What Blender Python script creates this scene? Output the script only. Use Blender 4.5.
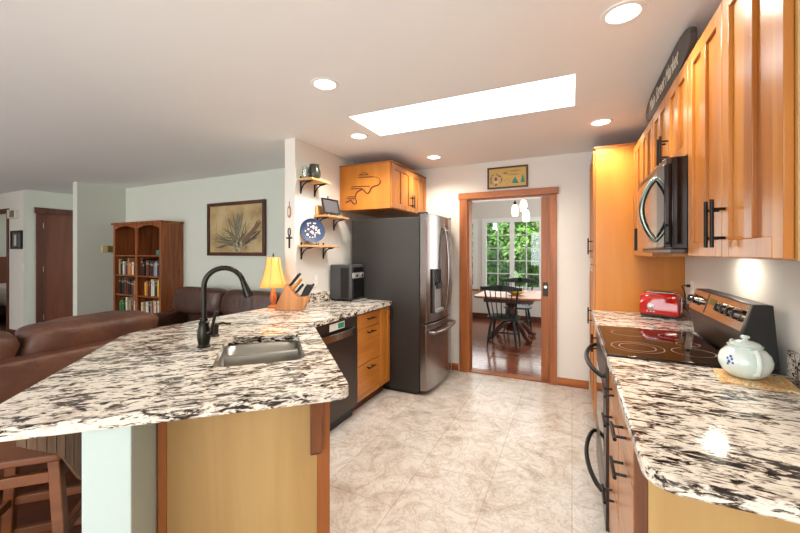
import bpy, bmesh, math, random
from mathutils import Vector, Matrix
random.seed(7)
PI = math.pi
for o in list(bpy.data.objects):
    bpy.data.objects.remove(o)
S = bpy.context.scene
C = S.collection

# ------------------------------------------------------------------ camera
YAW = 25.35
cd = bpy.data.cameras.new('camera')
cam = bpy.data.objects.new('camera', cd)
C.objects.link(cam)
cam.location = (0, 0, 1.41)
cam.rotation_euler = (PI/2, 0, math.radians(YAW))
cd.sensor_width = 36.0
cd.lens = 36.0*363/800
cd.shift_y = -14.5/800
cd.clip_start = 0.02
S.camera = cam

# ------------------------------------------------------------------ world, sun, window and fill light, exposure
w = bpy.data.worlds.new('world')
S.world = w
w.use_nodes = True
bg = w.node_tree.nodes['Background']
bg.inputs[0].default_value = (0.86, 0.93, 1.0, 1)
bg.inputs[1].default_value = 1.5
sd = bpy.data.lights.new('sun', 'SUN')
sd.energy = 5.0
sd.angle = 0.03
sd.color = (1, 0.96, 0.88)
sun = bpy.data.objects.new('sun', sd)
C.objects.link(sun)
sun.rotation_euler = (math.radians(50), 0, math.radians(-20))

def area(name, loc, rot, sx, sy, e, col=(1, 1, 1)):
    l = bpy.data.lights.new(name, 'AREA')
    l.shape = 'RECTANGLE'
    l.size = sx
    l.size_y = sy
    l.energy = e
    l.color = col
    o = bpy.data.objects.new(name, l)
    C.objects.link(o)
    o.location = loc
    o.rotation_euler = rot
    return o

# skylight and dining window daylight, plus added fill lamps at rear and side
area('rear_fill_lamp', (-0.9, -2.05, 1.45), (PI/2, 0, 0), 2.6, 1.7, 46, (0.93, 0.97, 1.0))  # added fill lamp behind the camera
area('living_fill_lamp', (-5.6, -2.05, 1.45), (PI/2, 0, 0), 2.6, 1.5, 72, (1, 0.97, 0.93))  # added fill to brighten the living room, source unseen
area('skylight_daylight', (-0.76, 2.58, 3.12), (0, 0, 0), 1.45, 0.42, 30, (0.93, 0.97, 1))
area('dining_window_daylight', (-1.2, 7.6, 1.45), (-PI/2, 0, 0), 1.6, 1.4, 18, (0.97, 1, 1))
area('dining_side_fill', (0.9, 5.9, 1.6), (0, PI/2, 0), 1.4, 1.6, 24, (0.97, 0.99, 1))  # added fill lamp; this wall has no window
S.view_settings.view_transform = 'Standard'
S.view_settings.look = 'None'
S.view_settings.gamma = 1
S.view_settings.use_curve_mapping = False
S.view_settings.exposure = 0.55
S.cycles.use_denoising = True
S.cycles.max_bounces = 8
S.cycles.sample_clamp_indirect = 6

# ------------------------------------------------------------------ materials
def lin(c):
    return tuple((v/12.92 if v <= 0.04045 else ((v+0.055)/1.055)**2.4) for v in (x/255 for x in c)) + (1,)

def base(name, col, rough=0.5, metal=0.0, spec=0.5, **kw):
    m = bpy.data.materials.new(name)
    m.use_nodes = True
    b = m.node_tree.nodes['Principled BSDF']
    b.inputs['Base Color'].default_value = lin(col)
    b.inputs['Roughness'].default_value = rough
    b.inputs['Metallic'].default_value = metal
    b.inputs['Specular IOR Level'].default_value = spec
    for k, v in kw.items():
        b.inputs[k.replace('_', ' ')].default_value = v
    return m

def nd(m, t, **kw):
    n = m.node_tree.nodes.new(t)
    for k, v in kw.items():
        setattr(n, k, v)
    return n

def lk(m, a, b):
    m.node_tree.links.new(a, b)

def coords(m, scale=(1, 1, 1), rot=(0, 0, 0), kind='Object'):
    tc = nd(m, 'ShaderNodeTexCoord')
    mp = nd(m, 'ShaderNodeMapping')
    mp.inputs['Scale'].default_value = scale
    mp.inputs['Rotation'].default_value = rot
    lk(m, tc.outputs[kind], mp.inputs[0])
    return mp.outputs[0]

def ramp(m, fac, stops):
    r = nd(m, 'ShaderNodeValToRGB')
    e = r.color_ramp.elements
    while len(e) < len(stops):
        e.new(0.5)
    for q, (p, c) in zip(e, stops):
        q.position = p
        q.color = lin(c)
    lk(m, fac, r.inputs[0])
    return r.outputs[0]

def noise(m, vec, scale, detail=4, rough=0.55, dist=0.0):
    n = nd(m, 'ShaderNodeTexNoise')
    n.inputs['Scale'].default_value = scale
    n.inputs['Detail'].default_value = detail
    n.inputs['Roughness'].default_value = rough
    n.inputs['Distortion'].default_value = dist
    lk(m, vec, n.inputs['Vector'])
    return n.outputs['Fac']

def bump(m, h, strength=0.2, dist=0.01):
    b = nd(m, 'ShaderNodeBump')
    b.inputs['Strength'].default_value = strength
    b.inputs['Distance'].default_value = dist
    lk(m, h, b.inputs['Height'])
    lk(m, b.outputs[0], m.node_tree.nodes['Principled BSDF'].inputs['Normal'])

def wood(name, lo, mid, hi, axis=2, rough=0.35, scale=9, stretch=0.07, spec=0.5, knots=False, coat=0.0):
    m = base(name, mid, rough, spec=spec)
    sc = [1, 1, 1]
    sc[axis] = stretch
    v = coords(m, tuple(sc))
    f = noise(m, v, scale, 6, 0.6, 0.8)
    c = ramp(m, f, [(0.3, lo), (0.5, mid), (0.72, hi)])
    b = m.node_tree.nodes['Principled BSDF']
    if knots:
        vo = nd(m, 'ShaderNodeTexVoronoi')
        sc2 = [7, 7, 7]
        sc2[axis] = 3.2
        lk(m, coords(m, tuple(sc2)), vo.inputs['Vector'])
        k = ramp(m, vo.outputs['Distance'], [(0.05, (60, 28, 12)), (0.16, (255, 255, 255))])
        mx = nd(m, 'ShaderNodeMix', data_type='RGBA', blend_type='MULTIPLY')
        mx.inputs[0].default_value = 0.8
        lk(m, c, mx.inputs[6])
        lk(m, k, mx.inputs[7])
        c = mx.outputs[2]
    lk(m, c, b.inputs['Base Color'])
    b.inputs['Coat Weight'].default_value = coat
    b.inputs['Coat Roughness'].default_value = 0.2
    return m

def granite(name, ang):
    m = base(name, (225, 218, 205), 0.1, spec=0.4)
    b = m.node_tree.nodes['Principled BSDF']
    v = coords(m, (1, 1, 1), (0, 0, -ang))
    st = nd(m, 'ShaderNodeMapping')
    st.inputs['Scale'].default_value = (0.36, 1.0, 1.3)
    lk(m, v, st.inputs[0])
    n1 = noise(m, st.outputs[0], 58, 7, 0.64, 1.1)
    big = noise(m, st.outputs[0], 13, 4, 0.55, 1.0)
    a = nd(m, 'ShaderNodeMath', operation='MULTIPLY_ADD')
    lk(m, big, a.inputs[0])
    a.inputs[1].default_value = 0.55
    lk(m, n1, a.inputs[2])
    dark = ramp(m, a.outputs[0], [(0.668, (28, 21, 19)), (0.702, (62, 51, 47)), (0.737, (154, 143, 134)), (0.80, (230, 226, 219))])
    n2 = noise(m, v, 14, 5, 0.65, 0.3)
    tint = ramp(m, n2, [(0.32, (196, 180, 168)), (0.46, (250, 244, 234)), (0.7, (240, 236, 230))])
    mx = nd(m, 'ShaderNodeMix', data_type='RGBA', blend_type='MULTIPLY')
    mx.inputs[0].default_value = 0.9
    lk(m, dark, mx.inputs[6])
    lk(m, tint, mx.inputs[7])
    lk(m, mx.outputs[2], b.inputs['Base Color'])
    return m

def steel(name, col, rough=0.3, axis=2):
    m = base(name, col, rough, 1.0)
    sc = [120, 120, 120]
    sc[axis] = 1.0
    f = noise(m, coords(m, tuple(sc)), 1.0, 2)
    bump(m, f, 0.05, 0.002)
    return m

def emit(name, col, s):
    m = base(name, col, 0.5)
    b = m.node_tree.nodes['Principled BSDF']
    b.inputs['Emission Color'].default_value = lin(col)
    b.inputs['Emission Strength'].default_value = s
    return m

def glass(name, tint=(255, 255, 255), refl=0.06):
    m = bpy.data.materials.new(name)
    m.use_nodes = True
    nt = m.node_tree
    nt.nodes.remove(nt.nodes['Principled BSDF'])
    t = nt.nodes.new('ShaderNodeBsdfTransparent')
    t.inputs[0].default_value = lin(tint)
    g = nt.nodes.new('ShaderNodeBsdfGlossy')
    g.inputs['Roughness'].default_value = 0.02
    x = nt.nodes.new('ShaderNodeMixShader')
    x.inputs[0].default_value = refl
    nt.links.new(t.outputs[0], x.inputs[1])
    nt.links.new(g.outputs[0], x.inputs[2])
    nt.links.new(x.outputs[0], nt.nodes['Material Output'].inputs[0])
    return m

def plaster(name, col, rough=0.85):
    m = base(name, col, rough, spec=0.2)
    bump(m, noise(m, coords(m), 55, 3), 0.12, 0.004)
    return m

M = {}
M['wall'] = plaster('wall_white_paint', (224, 219, 211))
M['wall_green'] = plaster('wall_pale_green_paint', (206, 210, 198))
M['ceil'] = plaster('ceiling_white_paint', (242, 241, 240))
M['post'] = plaster('post_pale_paint', (188, 202, 197))
M['maple'] = wood('maple_honey', (150, 86, 28), (177, 110, 40), (191, 128, 58), 2, 0.28, coat=0.12)
M['maple_x'] = wood('maple_honey_rail', (150, 86, 28), (177, 110, 40), (191, 128, 58), 0, 0.28, coat=0.12)
M['maple_light'] = wood('maple_light_panel', (214, 160, 84), (228, 176, 100), (236, 190, 118), 2, 0.35, scale=5)
M['maple_gold'] = wood('maple_gold_panel', (172, 102, 30), (188, 116, 38), (198, 130, 52), 2, 0.33, scale=5)
M['maple_tan'] = wood('maple_tan_panel', (170, 132, 80), (184, 148, 92), (194, 160, 106), 2, 0.45, scale=5)
M['maple_edge'] = wood('maple_stained_edge', (132, 72, 28), (160, 92, 40), (178, 108, 52), 2, 0.4)
M['corbel_wood'] = wood('corbel_dark_stain', (84, 44, 20), (112, 62, 30), (132, 78, 42), 2, 0.45)
M['oak_trim'] = wood('fir_casing_red', (118, 60, 22), (160, 90, 38), (184, 112, 54), 2, 0.38, scale=12, knots=True)
M['oak_trim_x'] = wood('fir_casing_red_rail', (118, 60, 22), (160, 90, 38), (184, 112, 54), 0, 0.38, scale=12, knots=True)
M['door_brown'] = wood('door_dark_brown', (96, 50, 28), (112, 60, 36), (124, 70, 44), 2, 0.45)
M['trim_brown'] = wood('trim_dark_brown', (70, 34, 20), (88, 46, 28), (100, 56, 36), 2, 0.45)
M['oak_case'] = wood('bookcase_oak', (84, 40, 16), (140, 76, 36), (168, 98, 52), 2, 0.4, scale=20)
M['oak_dark'] = wood('bookcase_oak_back', (48, 24, 12), (70, 38, 20), (92, 52, 28), 2, 0.5, scale=20)
M['stool'] = wood('stool_orange_wood', (84, 42, 17), (112, 60, 25), (132, 76, 36), 0, 0.35)
M['stool_back'] = wood('stool_grey_brown', (70, 48, 34), (104, 76, 56), (126, 96, 72), 2, 0.5, scale=22)
M['shelf_wood'] = wood('shelf_pine', (196, 140, 84), (216, 164, 108), (228, 184, 134), 1, 0.5)
M['block_wood'] = wood('knife_block_wood', (150, 92, 44), (186, 122, 66), (204, 144, 88), 2, 0.45, scale=16)
M['table_wood'] = wood('table_oak', (140, 76, 30), (170, 100, 46), (190, 122, 66), 1, 0.45)
M['table_dark'] = wood('table_dark_base', (56, 26, 14), (76, 38, 22), (96, 52, 30), 2, 0.35)
M['gran_pen'] = granite('granite_diagonal', PI/4)
M['gran_x'] = granite('granite_cross', 0.0)
M['steel'] = steel('stainless_brushed', (152, 144, 139), 0.22)
M['steel_sink'] = steel('sink_steel', (158, 155, 147), 0.3, 0)
M['steel_dark'] = steel('black_stainless', (86, 76, 72), 0.3)
M['steel_warm'] = steel('range_steel', (186, 168, 148), 0.13, 1)
M['steel_green'] = steel('microwave_handle_steel', (120, 128, 118), 0.2)
M['fridge_side'] = base('fridge_side_grey', (42, 38, 35), 0.5, 0.0)
M['black'] = base('black_plastic', (20, 20, 21), 0.35)
M['black_metal'] = base('black_pull_metal', (22, 20, 20), 0.38, 0.6)
M['black_glass'] = base('black_glass', (14, 12, 12), 0.05)
M['cooktop'] = base('cooktop_glass', (22, 14, 11), 0.04)
M['ring'] = base('burner_print', (170, 152, 138), 0.2)
M['grey_plastic'] = base('grey_plastic', (66, 67, 70), 0.3)
M['silver'] = base('silver_plastic', (196, 196, 194), 0.28, 0.7)
M['bronze'] = base('oil_rubbed_bronze', (46, 44, 38), 0.28, 0.8)
M['brass'] = base('aged_brass', (150, 128, 70), 0.35, 0.5)
M['iron'] = base('wrought_iron', (30, 26, 24), 0.5, 0.4)
M['white'] = base('white_gloss', (240, 240, 238), 0.35)
M['white_plate'] = base('outlet_white', (232, 228, 220), 0.4)
M['bowl_ivory'] = base('ivory_plate', (206, 190, 140), 0.45)
M['red'] = base('toaster_red', (176, 24, 12), 0.12, Coat_Weight=0.6)
M['teapot'] = base('pale_celadon_glaze', (214, 226, 218), 0.12, Coat_Weight=0.4)
M['blue'] = base('blue_glaze', (60, 88, 160), 0.3)
M['leather'] = base('brown_leather', (78, 48, 37), 0.42)
M['leather_dark'] = base('dark_leather', (66, 42, 32), 0.36)
for k in ('leather', 'leather_dark'):
    bump(M[k], noise(M[k], coords(M[k], (1, 1, 1)), 14, 6, 0.65, 0.6), 0.5, 0.02)
    c = ramp(M[k], noise(M[k], coords(M[k]), 4, 4), [(0.3, (54, 32, 25) if k == 'leather_dark' else (66, 38, 28)), (0.7, (86, 54, 40) if k == 'leather_dark' else (110, 70, 50))])
    lk(M[k], c, M[k].node_tree.nodes['Principled BSDF'].inputs['Base Color'])
M['can'] = emit('can_light_lens', (255, 246, 230), 6.0)
M['shade'] = emit('lamp_shade_amber', (222, 160, 78), 0.55)
M['pendant'] = emit('pendant_mosaic_glass', (255, 236, 196), 1.1)
_m = M['pendant']
_vo = nd(_m, 'ShaderNodeTexVoronoi')
lk(_m, coords(_m, (40, 40, 40)), _vo.inputs['Vector'])
_c = ramp(_m, _vo.outputs['Color'], [(0.1, (196, 160, 110)), (0.5, (255, 238, 200)), (0.9, (255, 255, 245))])
lk(_m, _c, _m.node_tree.nodes['Principled BSDF'].inputs['Emission Color'])
M['glass'] = glass('window_glass', (250, 255, 252), 0.05)
M['vase'] = glass('clear_glass', (228, 236, 230), 0.14)
M['vase_dark'] = base('smoky_vase', (62, 66, 58), 0.15)
M['canvas'] = base('painting_ground', (176, 152, 108), 0.6)
_m = M['canvas']
lk(_m, ramp(_m, noise(_m, coords(_m), 3.0, 3), [(0.3, (138, 112, 74)), (0.5, (178, 154, 108)), (0.7, (196, 174, 132))]), _m.node_tree.nodes['Principled BSDF'].inputs['Base Color'])
M['linen'] = base('sampler_linen', (206, 172, 104), 0.8)
for nm, c in dict(p_dark=(70, 56, 44), p_olive=(112, 104, 66), p_rust=(118, 84, 60), p_grey=(116, 112, 98), p_white=(216, 208, 190), p_cream=(178, 166, 140), p_blue=(92, 104, 116), teal=(38, 128, 116), s_grey=(112, 104, 90), s_red=(140, 58, 36),
                  yellow=(226, 186, 40), orange=(220, 150, 40), plate_blue=(26, 54, 90), plate_pink=(222, 190, 184), quilt=(190, 180, 170), skin_photo=(96, 98, 104), lcd=(92, 84, 30), sticker=(20, 150, 120), chair_black=(26, 34, 32), sign_brown=(62, 54, 50), wick=(170, 120, 100)).items():
    M[nm] = base(nm, c, 0.5)
# kitchen floor: large stone-look tiles, faint joints, travertine clouds
m = base('stone_vinyl', (214, 204, 190), 0.32)
v = coords(m)
br = nd(m, 'ShaderNodeTexBrick')
br.offset = 0.5
br.inputs['Scale'].default_value = 1.0
br.inputs['Brick Width'].default_value = 0.9
br.inputs['Row Height'].default_value = 0.45
br.inputs['Mortar Size'].default_value = 0.003
br.inputs['Color1'].default_value = lin((214, 209, 204))
br.inputs['Color2'].default_value = lin((205, 199, 193))
br.inputs['Mortar'].default_value = lin((184, 173, 160))
lk(m, coords(m, (1, 1, 1), (0, 0, PI/2)), br.inputs['Vector'])
n1 = noise(m, v, 3.2, 8, 0.68, 1.6)
cl = ramp(m, n1, [(0.34, (196, 178, 160)), (0.45, (230, 220, 208)), (0.58, (248, 245, 240)), (0.72, (228, 218, 206))])
mx = nd(m, 'ShaderNodeMix', data_type='RGBA', blend_type='MULTIPLY')
mx.inputs[0].default_value = 0.85
lk(m, br.outputs['Color'], mx.inputs[6])
lk(m, cl, mx.inputs[7])
n2 = noise(m, v, 5, 9, 0.72, 2.2)
vein = ramp(m, n2, [(0.47, (255, 255, 255)), (0.5, (190, 170, 150)), (0.53, (255, 255, 255))])
mx2 = nd(m, 'ShaderNodeMix', data_type='RGBA', blend_type='MULTIPLY')
mx2.inputs[0].default_value = 0.6
lk(m, mx.outputs[2], mx2.inputs[6])
lk(m, vein, mx2.inputs[7])
lk(m, mx2.outputs[2], m.node_tree.nodes['Principled BSDF'].inputs['Base Color'])
M['tile'] = m

def planks(name, c1, c2, gap, rot, rough):
    m = base(name, c1, rough)
    br = nd(m, 'ShaderNodeTexBrick')
    br.offset = 0.37
    br.inputs['Scale'].default_value = 1.0
    br.inputs['Brick Width'].default_value = 1.1
    br.inputs['Row Height'].default_value = 0.085
    br.inputs['Mortar Size'].default_value = 0.0015
    br.inputs['Color1'].default_value = lin(c1)
    br.inputs['Color2'].default_value = lin(c2)
    br.inputs['Mortar'].default_value = lin(gap)
    lk(m, coords(m, (1, 1, 1), (0, 0, rot)), br.inputs['Vector'])
    f = noise(m, coords(m, (1, 0.08, 1) if rot else (0.08, 1, 1)), 30, 5)
    g = ramp(m, f, [(0.3, (205, 195, 185)), (0.7, (255, 255, 255))])
    mx = nd(m, 'ShaderNodeMix', data_type='RGBA', blend_type='MULTIPLY')
    mx.inputs[0].default_value = 0.8
    lk(m, br.outputs['Color'], mx.inputs[6])
    lk(m, g, mx.inputs[7])
    lk(m, mx.outputs[2], m.node_tree.nodes['Principled BSDF'].inputs['Base Color'])
    return m
M['wood_floor'] = planks('dining_plank_floor', (150, 92, 66), (122, 68, 46), (70, 36, 24), 0.0, 0.16)
M['dark_floor'] = planks('living_plank_floor', (96, 56, 40), (76, 42, 30), (40, 22, 16), PI/2, 0.3)
for i, c in enumerate(((70, 120, 36), (104, 156, 52), (46, 92, 30), (132, 180, 74))):
    mm = base('leaf_%s' % 'abcd'[i], c, 0.5)
    b = mm.node_tree.nodes['Principled BSDF']
    lk(mm, ramp(mm, noise(mm, coords(mm), 2.5, 3), [(0.3, tuple(int(x*0.7) for x in c)), (0.7, tuple(min(255, int(x*1.15)) for x in c))]), b.inputs['Base Color'])
    b.inputs['Subsurface Weight'].default_value = 0.0
    M['leaf%d' % i] = mm
M['bark'] = base('bark', (84, 66, 50), 0.9)
M['grass'] = base('lawn_grass', (92, 124, 52), 0.9)
M['mat_fabric'] = base('trivet_print', (206, 176, 140), 0.8)
_m = M['mat_fabric']
_vo = nd(_m, 'ShaderNodeTexVoronoi')
lk(_m, coords(_m, (26, 26, 26)), _vo.inputs['Vector'])
_r = ramp(_m, _vo.outputs['Color'], [(0.15, (224, 210, 170)), (0.4, (196, 110, 50)), (0.6, (214, 176, 96)), (0.85, (150, 160, 130))])
lk(_m, _r, _m.node_tree.nodes['Principled BSDF'].inputs['Base Color'])

# ------------------------------------------------------------------ mesh builder
class B:
    def __init__(s):
        s.bm = bmesh.new()
        s.mi = 0

    def _f(s, vs):
        try:
            f = s.bm.faces.new(vs)
            f.material_index = s.mi
            return f
        except ValueError:
            return None

    def box(s, x0, y0, z0, x1, y1, z1):
        v = [s.bm.verts.new(p) for p in ((x0, y0, z0), (x1, y0, z0), (x1, y1, z0), (x0, y1, z0), (x0, y0, z1), (x1, y0, z1), (x1, y1, z1), (x0, y1, z1))]
        for q in ((3, 2, 1, 0), (4, 5, 6, 7), (0, 1, 5, 4), (1, 2, 6, 5), (2, 3, 7, 6), (3, 0, 4, 7)):
            s._f([v[i] for i in q])
        return s

    def hexa(s, pts):
        v = [s.bm.verts.new(p) for p in pts]
        for q in ((3, 2, 1, 0), (4, 5, 6, 7), (0, 1, 5, 4), (1, 2, 6, 5), (2, 3, 7, 6), (3, 0, 4, 7)):
            s._f([v[i] for i in q])
        return s

    def tube(s, pts, r, n=10, caps=True):
        pts = [Vector(p) for p in pts]
        rs = r if isinstance(r, (list, tuple)) else [r]*len(pts)
        rings = []
        up = None
        for i, p in enumerate(pts):
            t = (pts[min(i+1, len(pts)-1)] - pts[max(i-1, 0)]).normalized()
            if up is None:
                up = Vector((0, 0, 1)) if abs(t.z) < 0.9 else Vector((1, 0, 0))
            a = (up - t*up.dot(t)).normalized()
            up = a
            b = t.cross(a)
            rings.append([s.bm.verts.new(p + (a*math.cos(2*PI*k/n) + b*math.sin(2*PI*k/n))*rs[i]) for k in range(n)])
        for q in range(len(rings)-1):
            for k in range(n):
                s._f([rings[q][k], rings[q][(k+1) % n], rings[q+1][(k+1) % n], rings[q+1][k]])
        if caps:
            s._f(rings[0][::-1])
            s._f(rings[-1])
        return s

    def lathe(s, prof, c=(0, 0, 0), n=24, axis='z'):
        rings = []
        for r, h in prof:
            ring = []
            for k in range(n):
                x, y = r*math.cos(2*PI*k/n), r*math.sin(2*PI*k/n)
                p = {'z': (x, y, h), 'x': (h, x, y), 'y': (y, h, x)}[axis]
                ring.append(s.bm.verts.new((p[0]+c[0], p[1]+c[1], p[2]+c[2])))
            rings.append(ring)
        for q in range(len(rings)-1):
            for k in range(n):
                s._f([rings[q][k], rings[q][(k+1) % n], rings[q+1][(k+1) % n], rings[q+1][k]])
        s._f(rings[0][::-1])
        s._f(rings[-1])
        return s

    def prism(s, poly, a0, a1, axis='z'):
        def mk(p, a):
            return {'z': (p[0], p[1], a), 'y': (p[0], a, p[1]), 'x': (a, p[0], p[1])}[axis]
        v0 = [s.bm.verts.new(mk(p, a0)) for p in poly]
        v1 = [s.bm.verts.new(mk(p, a1)) for p in poly]
        n = len(poly)
        for i in range(n):
            s._f([v0[i], v0[(i+1) % n], v1[(i+1) % n], v1[i]])
        s._f(v0[::-1])
        s._f(v1)
        return s

    def holed(s, outer, holes, z0, z1):
        eds = []
        for loop in [outer]+holes:
            vs = [s.bm.verts.new((p[0], p[1], z1)) for p in loop]
            for i in range(len(vs)):
                eds.append(s.bm.edges.new((vs[i], vs[(i+1) % len(vs)])))
        r = bmesh.ops.triangle_fill(s.bm, edges=eds, use_beauty=True, use_dissolve=False)
        fs = [g for g in r['geom'] if isinstance(g, bmesh.types.BMFace)]
        e = bmesh.ops.extrude_face_region(s.bm, geom=fs)
        bmesh.ops.translate(s.bm, vec=(0, 0, z0-z1), verts=[g for g in e['geom'] if isinstance(g, bmesh.types.BMVert)])
        return s

    def pillow(s, c, size, e=0.35, n=20, wr=0.0, seed=0, rot=None):
        rnd = random.Random(seed)
        ph = [rnd.uniform(0, 6.28) for _ in range(6)]
        sg = lambda x, p: math.copysign(abs(x)**p, x)
        R = rot or Matrix.Identity(3)
        rings = []
        for i in range(n+1):
            th = -PI/2 + PI*i/n
            ring = []
            for k in range(2*n):
                f = 2*PI*k/(2*n)
                x = sg(math.cos(th), e)*sg(math.cos(f), e)
                y = sg(math.cos(th), e)*sg(math.sin(f), e)
                z = sg(math.sin(th), e)
                q = 1 + wr*(math.sin(5*x+3*y+ph[0])*math.sin(4*z+ph[1]) + 0.6*math.sin(9*x-7*z+ph[2])*math.sin(6*y+ph[3]))
                p = R @ Vector((x*size[0]*q, y*size[1]*q, z*size[2]*q))
                ring.append(s.bm.verts.new((c[0]+p.x, c[1]+p.y, c[2]+p.z)))
            rings.append(ring)
        for q in range(n):
            for k in range(2*n):
                s._f([rings[q][k], rings[q][(k+1) % (2*n)], rings[q+1][(k+1) % (2*n)], rings[q+1][k]])
        bmesh.ops.remove_doubles(s.bm, verts=s.bm.verts[:], dist=1e-5)
        return s

    def strip(s, pts, wd, z, nrm='y'):
        """thin painted stroke lying on a picture plane (x, z), at depth z"""
        n = len(pts)
        L, R = [], []
        for i, p in enumerate(pts):
            a, b = pts[max(i-1, 0)], pts[min(i+1, n-1)]
            dx, dz = b[0]-a[0], b[1]-a[1]
            l = math.hypot(dx, dz) or 1
            ww = wd*(0.25+0.75*math.sin(PI*min(max((i+0.3)/(n-0.4), 0), 1)))
            L.append(s.bm.verts.new((p[0]-dz/l*ww, z, p[1]+dx/l*ww)))
            R.append(s.bm.verts.new((p[0]+dz/l*ww, z, p[1]-dx/l*ww)))
        for i in range(n-1):
            s._f([L[i], R[i], R[i+1], L[i+1]])
        return s

    def blob(s, x, zz, r, z, n=10, sq=1.0):
        s._f([s.bm.verts.new((x+r*math.cos(2*PI*k/n), z, zz+sq*r*math.sin(2*PI*k/n))) for k in range(n)])
        return s

    def build(s, name, mat, parent=None, bev=0.0, smooth=True, seg=2, flipcheck=True, loc=None):
        if flipcheck:
            bmesh.ops.recalc_face_normals(s.bm, faces=s.bm.faces[:])
        me = bpy.data.meshes.new(name)
        s.bm.to_mesh(me)
        s.bm.free()
        for mm in (mat if isinstance(mat, (list, tuple)) else [mat]):
            me.materials.append(M[mm] if isinstance(mm, str) else mm)
        if smooth:
            me.shade_smooth()
            me.set_sharp_from_angle(angle=math.radians(38))
        o = bpy.data.objects.new(name, me)
        C.objects.link(o)
        if parent:
            o.parent = parent
        if loc:
            o.location = loc
        if bev:
            b = o.modifiers.new('bevel', 'BEVEL')
            b.width = bev
            b.segments = seg
            b.limit_method = 'ANGLE'
            b.angle_limit = math.radians(50)
        return o

def bx(*a):
    return B().box(*a)

def thing(name, label, cat, loc=(0, 0, 0), rz=0, group=None):
    o = bpy.data.objects.new(name, None)
    o.empty_display_size = 0.1
    C.objects.link(o)
    o.location = loc
    o.rotation_euler = (0, 0, rz)
    return tag(o, label, cat, group)

def tag(o, label, cat, group=None):
    o['label'] = label
    o['category'] = cat
    if group:
        o['group'] = group
    return o

def struct(o):
    o['kind'] = 'structure'
    return o

def dup(root, loc, rz, label, group=None):
    r = root.copy()
    C.objects.link(r)
    r.location = loc
    r.rotation_euler = (0, 0, rz)
    r['label'] = label
    if group:
        r['group'] = group
    for ch in list(root.children):
        c = ch.copy()
        C.objects.link(c)
        c.parent = r
        for g in ch.children:
            d = g.copy()
            C.objects.link(d)
            d.parent = c
    return r

def text_mesh(name, txt, size, mat, parent, mtx, ext=0.0006, shear=0.0, sx=1.0, align='CENTER'):
    cu = bpy.data.curves.new(name, 'FONT')
    cu.body = txt
    cu.size = size
    cu.extrude = ext
    cu.shear = shear
    cu.align_x = align
    cu.align_y = 'CENTER'
    t = bpy.data.objects.new(name+'_tmp', cu)
    C.objects.link(t)
    me = bpy.data.meshes.new_from_object(t.evaluated_get(bpy.context.evaluated_depsgraph_get()))
    bpy.data.objects.remove(t)
    for v in me.vertices:
        v.co.x *= sx
    me.transform(mtx)
    me.materials.clear()
    me.materials.append(M[mat])
    o = bpy.data.objects.new(name, me)
    C.objects.link(o)
    o.parent = parent
    return o

def frame_m(origin, xa, ya):
    xa, ya = Vector(xa).normalized(), Vector(ya).normalized()
    za = xa.cross(ya)
    m = Matrix((xa, ya, za)).transposed().to_4x4()
    m.translation = Vector(origin)
    return m

# ------------------------------------------------------------------ setting: floors, walls, ceiling
CZ = 2.44
fk = B().prism([(-2.3, -2.2), (0.92, -2.2), (0.92, 4.2), (-2.38, 4.2), (-2.38, 1.64), (-1.28, 0.54), (-2.3, -0.48)], -0.1, 0.0)
struct(fk.build('floor', 'tile', smooth=False))
fl = B().prism([(-12.0, -2.2), (-2.3, -2.2), (-2.3, -0.48), (-1.28, 0.54), (-2.38, 1.64), (-2.38, 5.2), (-12.0, 5.2)], -0.1, 0.0)
struct(fl.build('floor_living', 'dark_floor', smooth=False))
struct(bx(-3.6, 4.2, -0.1, 1.12, 7.87, 0.0).build('floor_dining', 'wood_floor', smooth=False))

def rect(x0, y0, x1, y1):
    return [(x0, y0), (x1, y0), (x1, y1), (x0, y1)]
SK = (-1.535, 2.335, 0.017, 2.832)
ce = B().holed(rect(-12.0, -2.3, 0.92, 4.34), [rect(*SK)], CZ, CZ+0.1)
struct(ce.build('ceiling', 'ceil', smooth=False))
struct(bx(-3.6, 4.34, 2.95, 1.12, 7.9, 3.05).build('ceiling_dining', 'ceil', smooth=False))
# skylight shaft and its glazed top
sh = B()
x0, y0, x1, y1 = SK
sh.box(x0-0.08, y0-0.08, CZ+0.1, x0, y1+0.08, 3.2).box(x1, y0-0.08, CZ+0.1, x1+0.08, y1+0.08, 3.2)
sh.box(x0, y0-0.08, CZ+0.1, x1, y0, 3.2).box(x0, y1, CZ+0.1, x1, y1+0.08, 3.2)
struct(sh.build('wall_skylight', 'white', smooth=False))
sw = bx(x0-0.08, y0-0.08, 3.205, x1+0.08, y1+0.08, 3.215).build('window_4', 'glass', smooth=False)
struct(sw)

struct(bx(0.80, -2.3, 0, 0.92, 4.34, CZ).build('wall_right', 'wall', smooth=False))
DX0, DX1 = -1.106, -0.213
bw = B()
bw.box(-2.38, 4.2, 0, DX0, 4.34, CZ).box(DX0, 4.2, 2.027, DX1, 4.34, CZ).box(DX1, 4.2, 0, 0.80, 4.34, CZ)
struct(bw.build('wall_back', 'wall', smooth=False))
struct(bx(-2.38, 2.556, 0, -2.26, 4.2, CZ).build('wall_left', 'wall', smooth=False))
struct(bx(-6.55, 3.42, 0, -2.38, 3.54, CZ).build('wall_living', 'wall_green', smooth=False))
struct(bx(-6.67, 2.78, 0, -6.55, 3.54, CZ).build('wall_stub', 'wall_green', smooth=False))
struct(B().box(-8.26, 2.78, 0, -8.14, 2.93, CZ).box(-8.26, 2.93, 2.1, -8.14, 3.75, CZ).box(-8.26, 3.75, 0, -8.14, 5.2, CZ).build('wall_corridor', 'wall_green', smooth=False))
struct(bx(-8.26, 5.2, 0, -6.4, 5.3, CZ).build('wall_corridor_end', 'wall_green', smooth=False))
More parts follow.
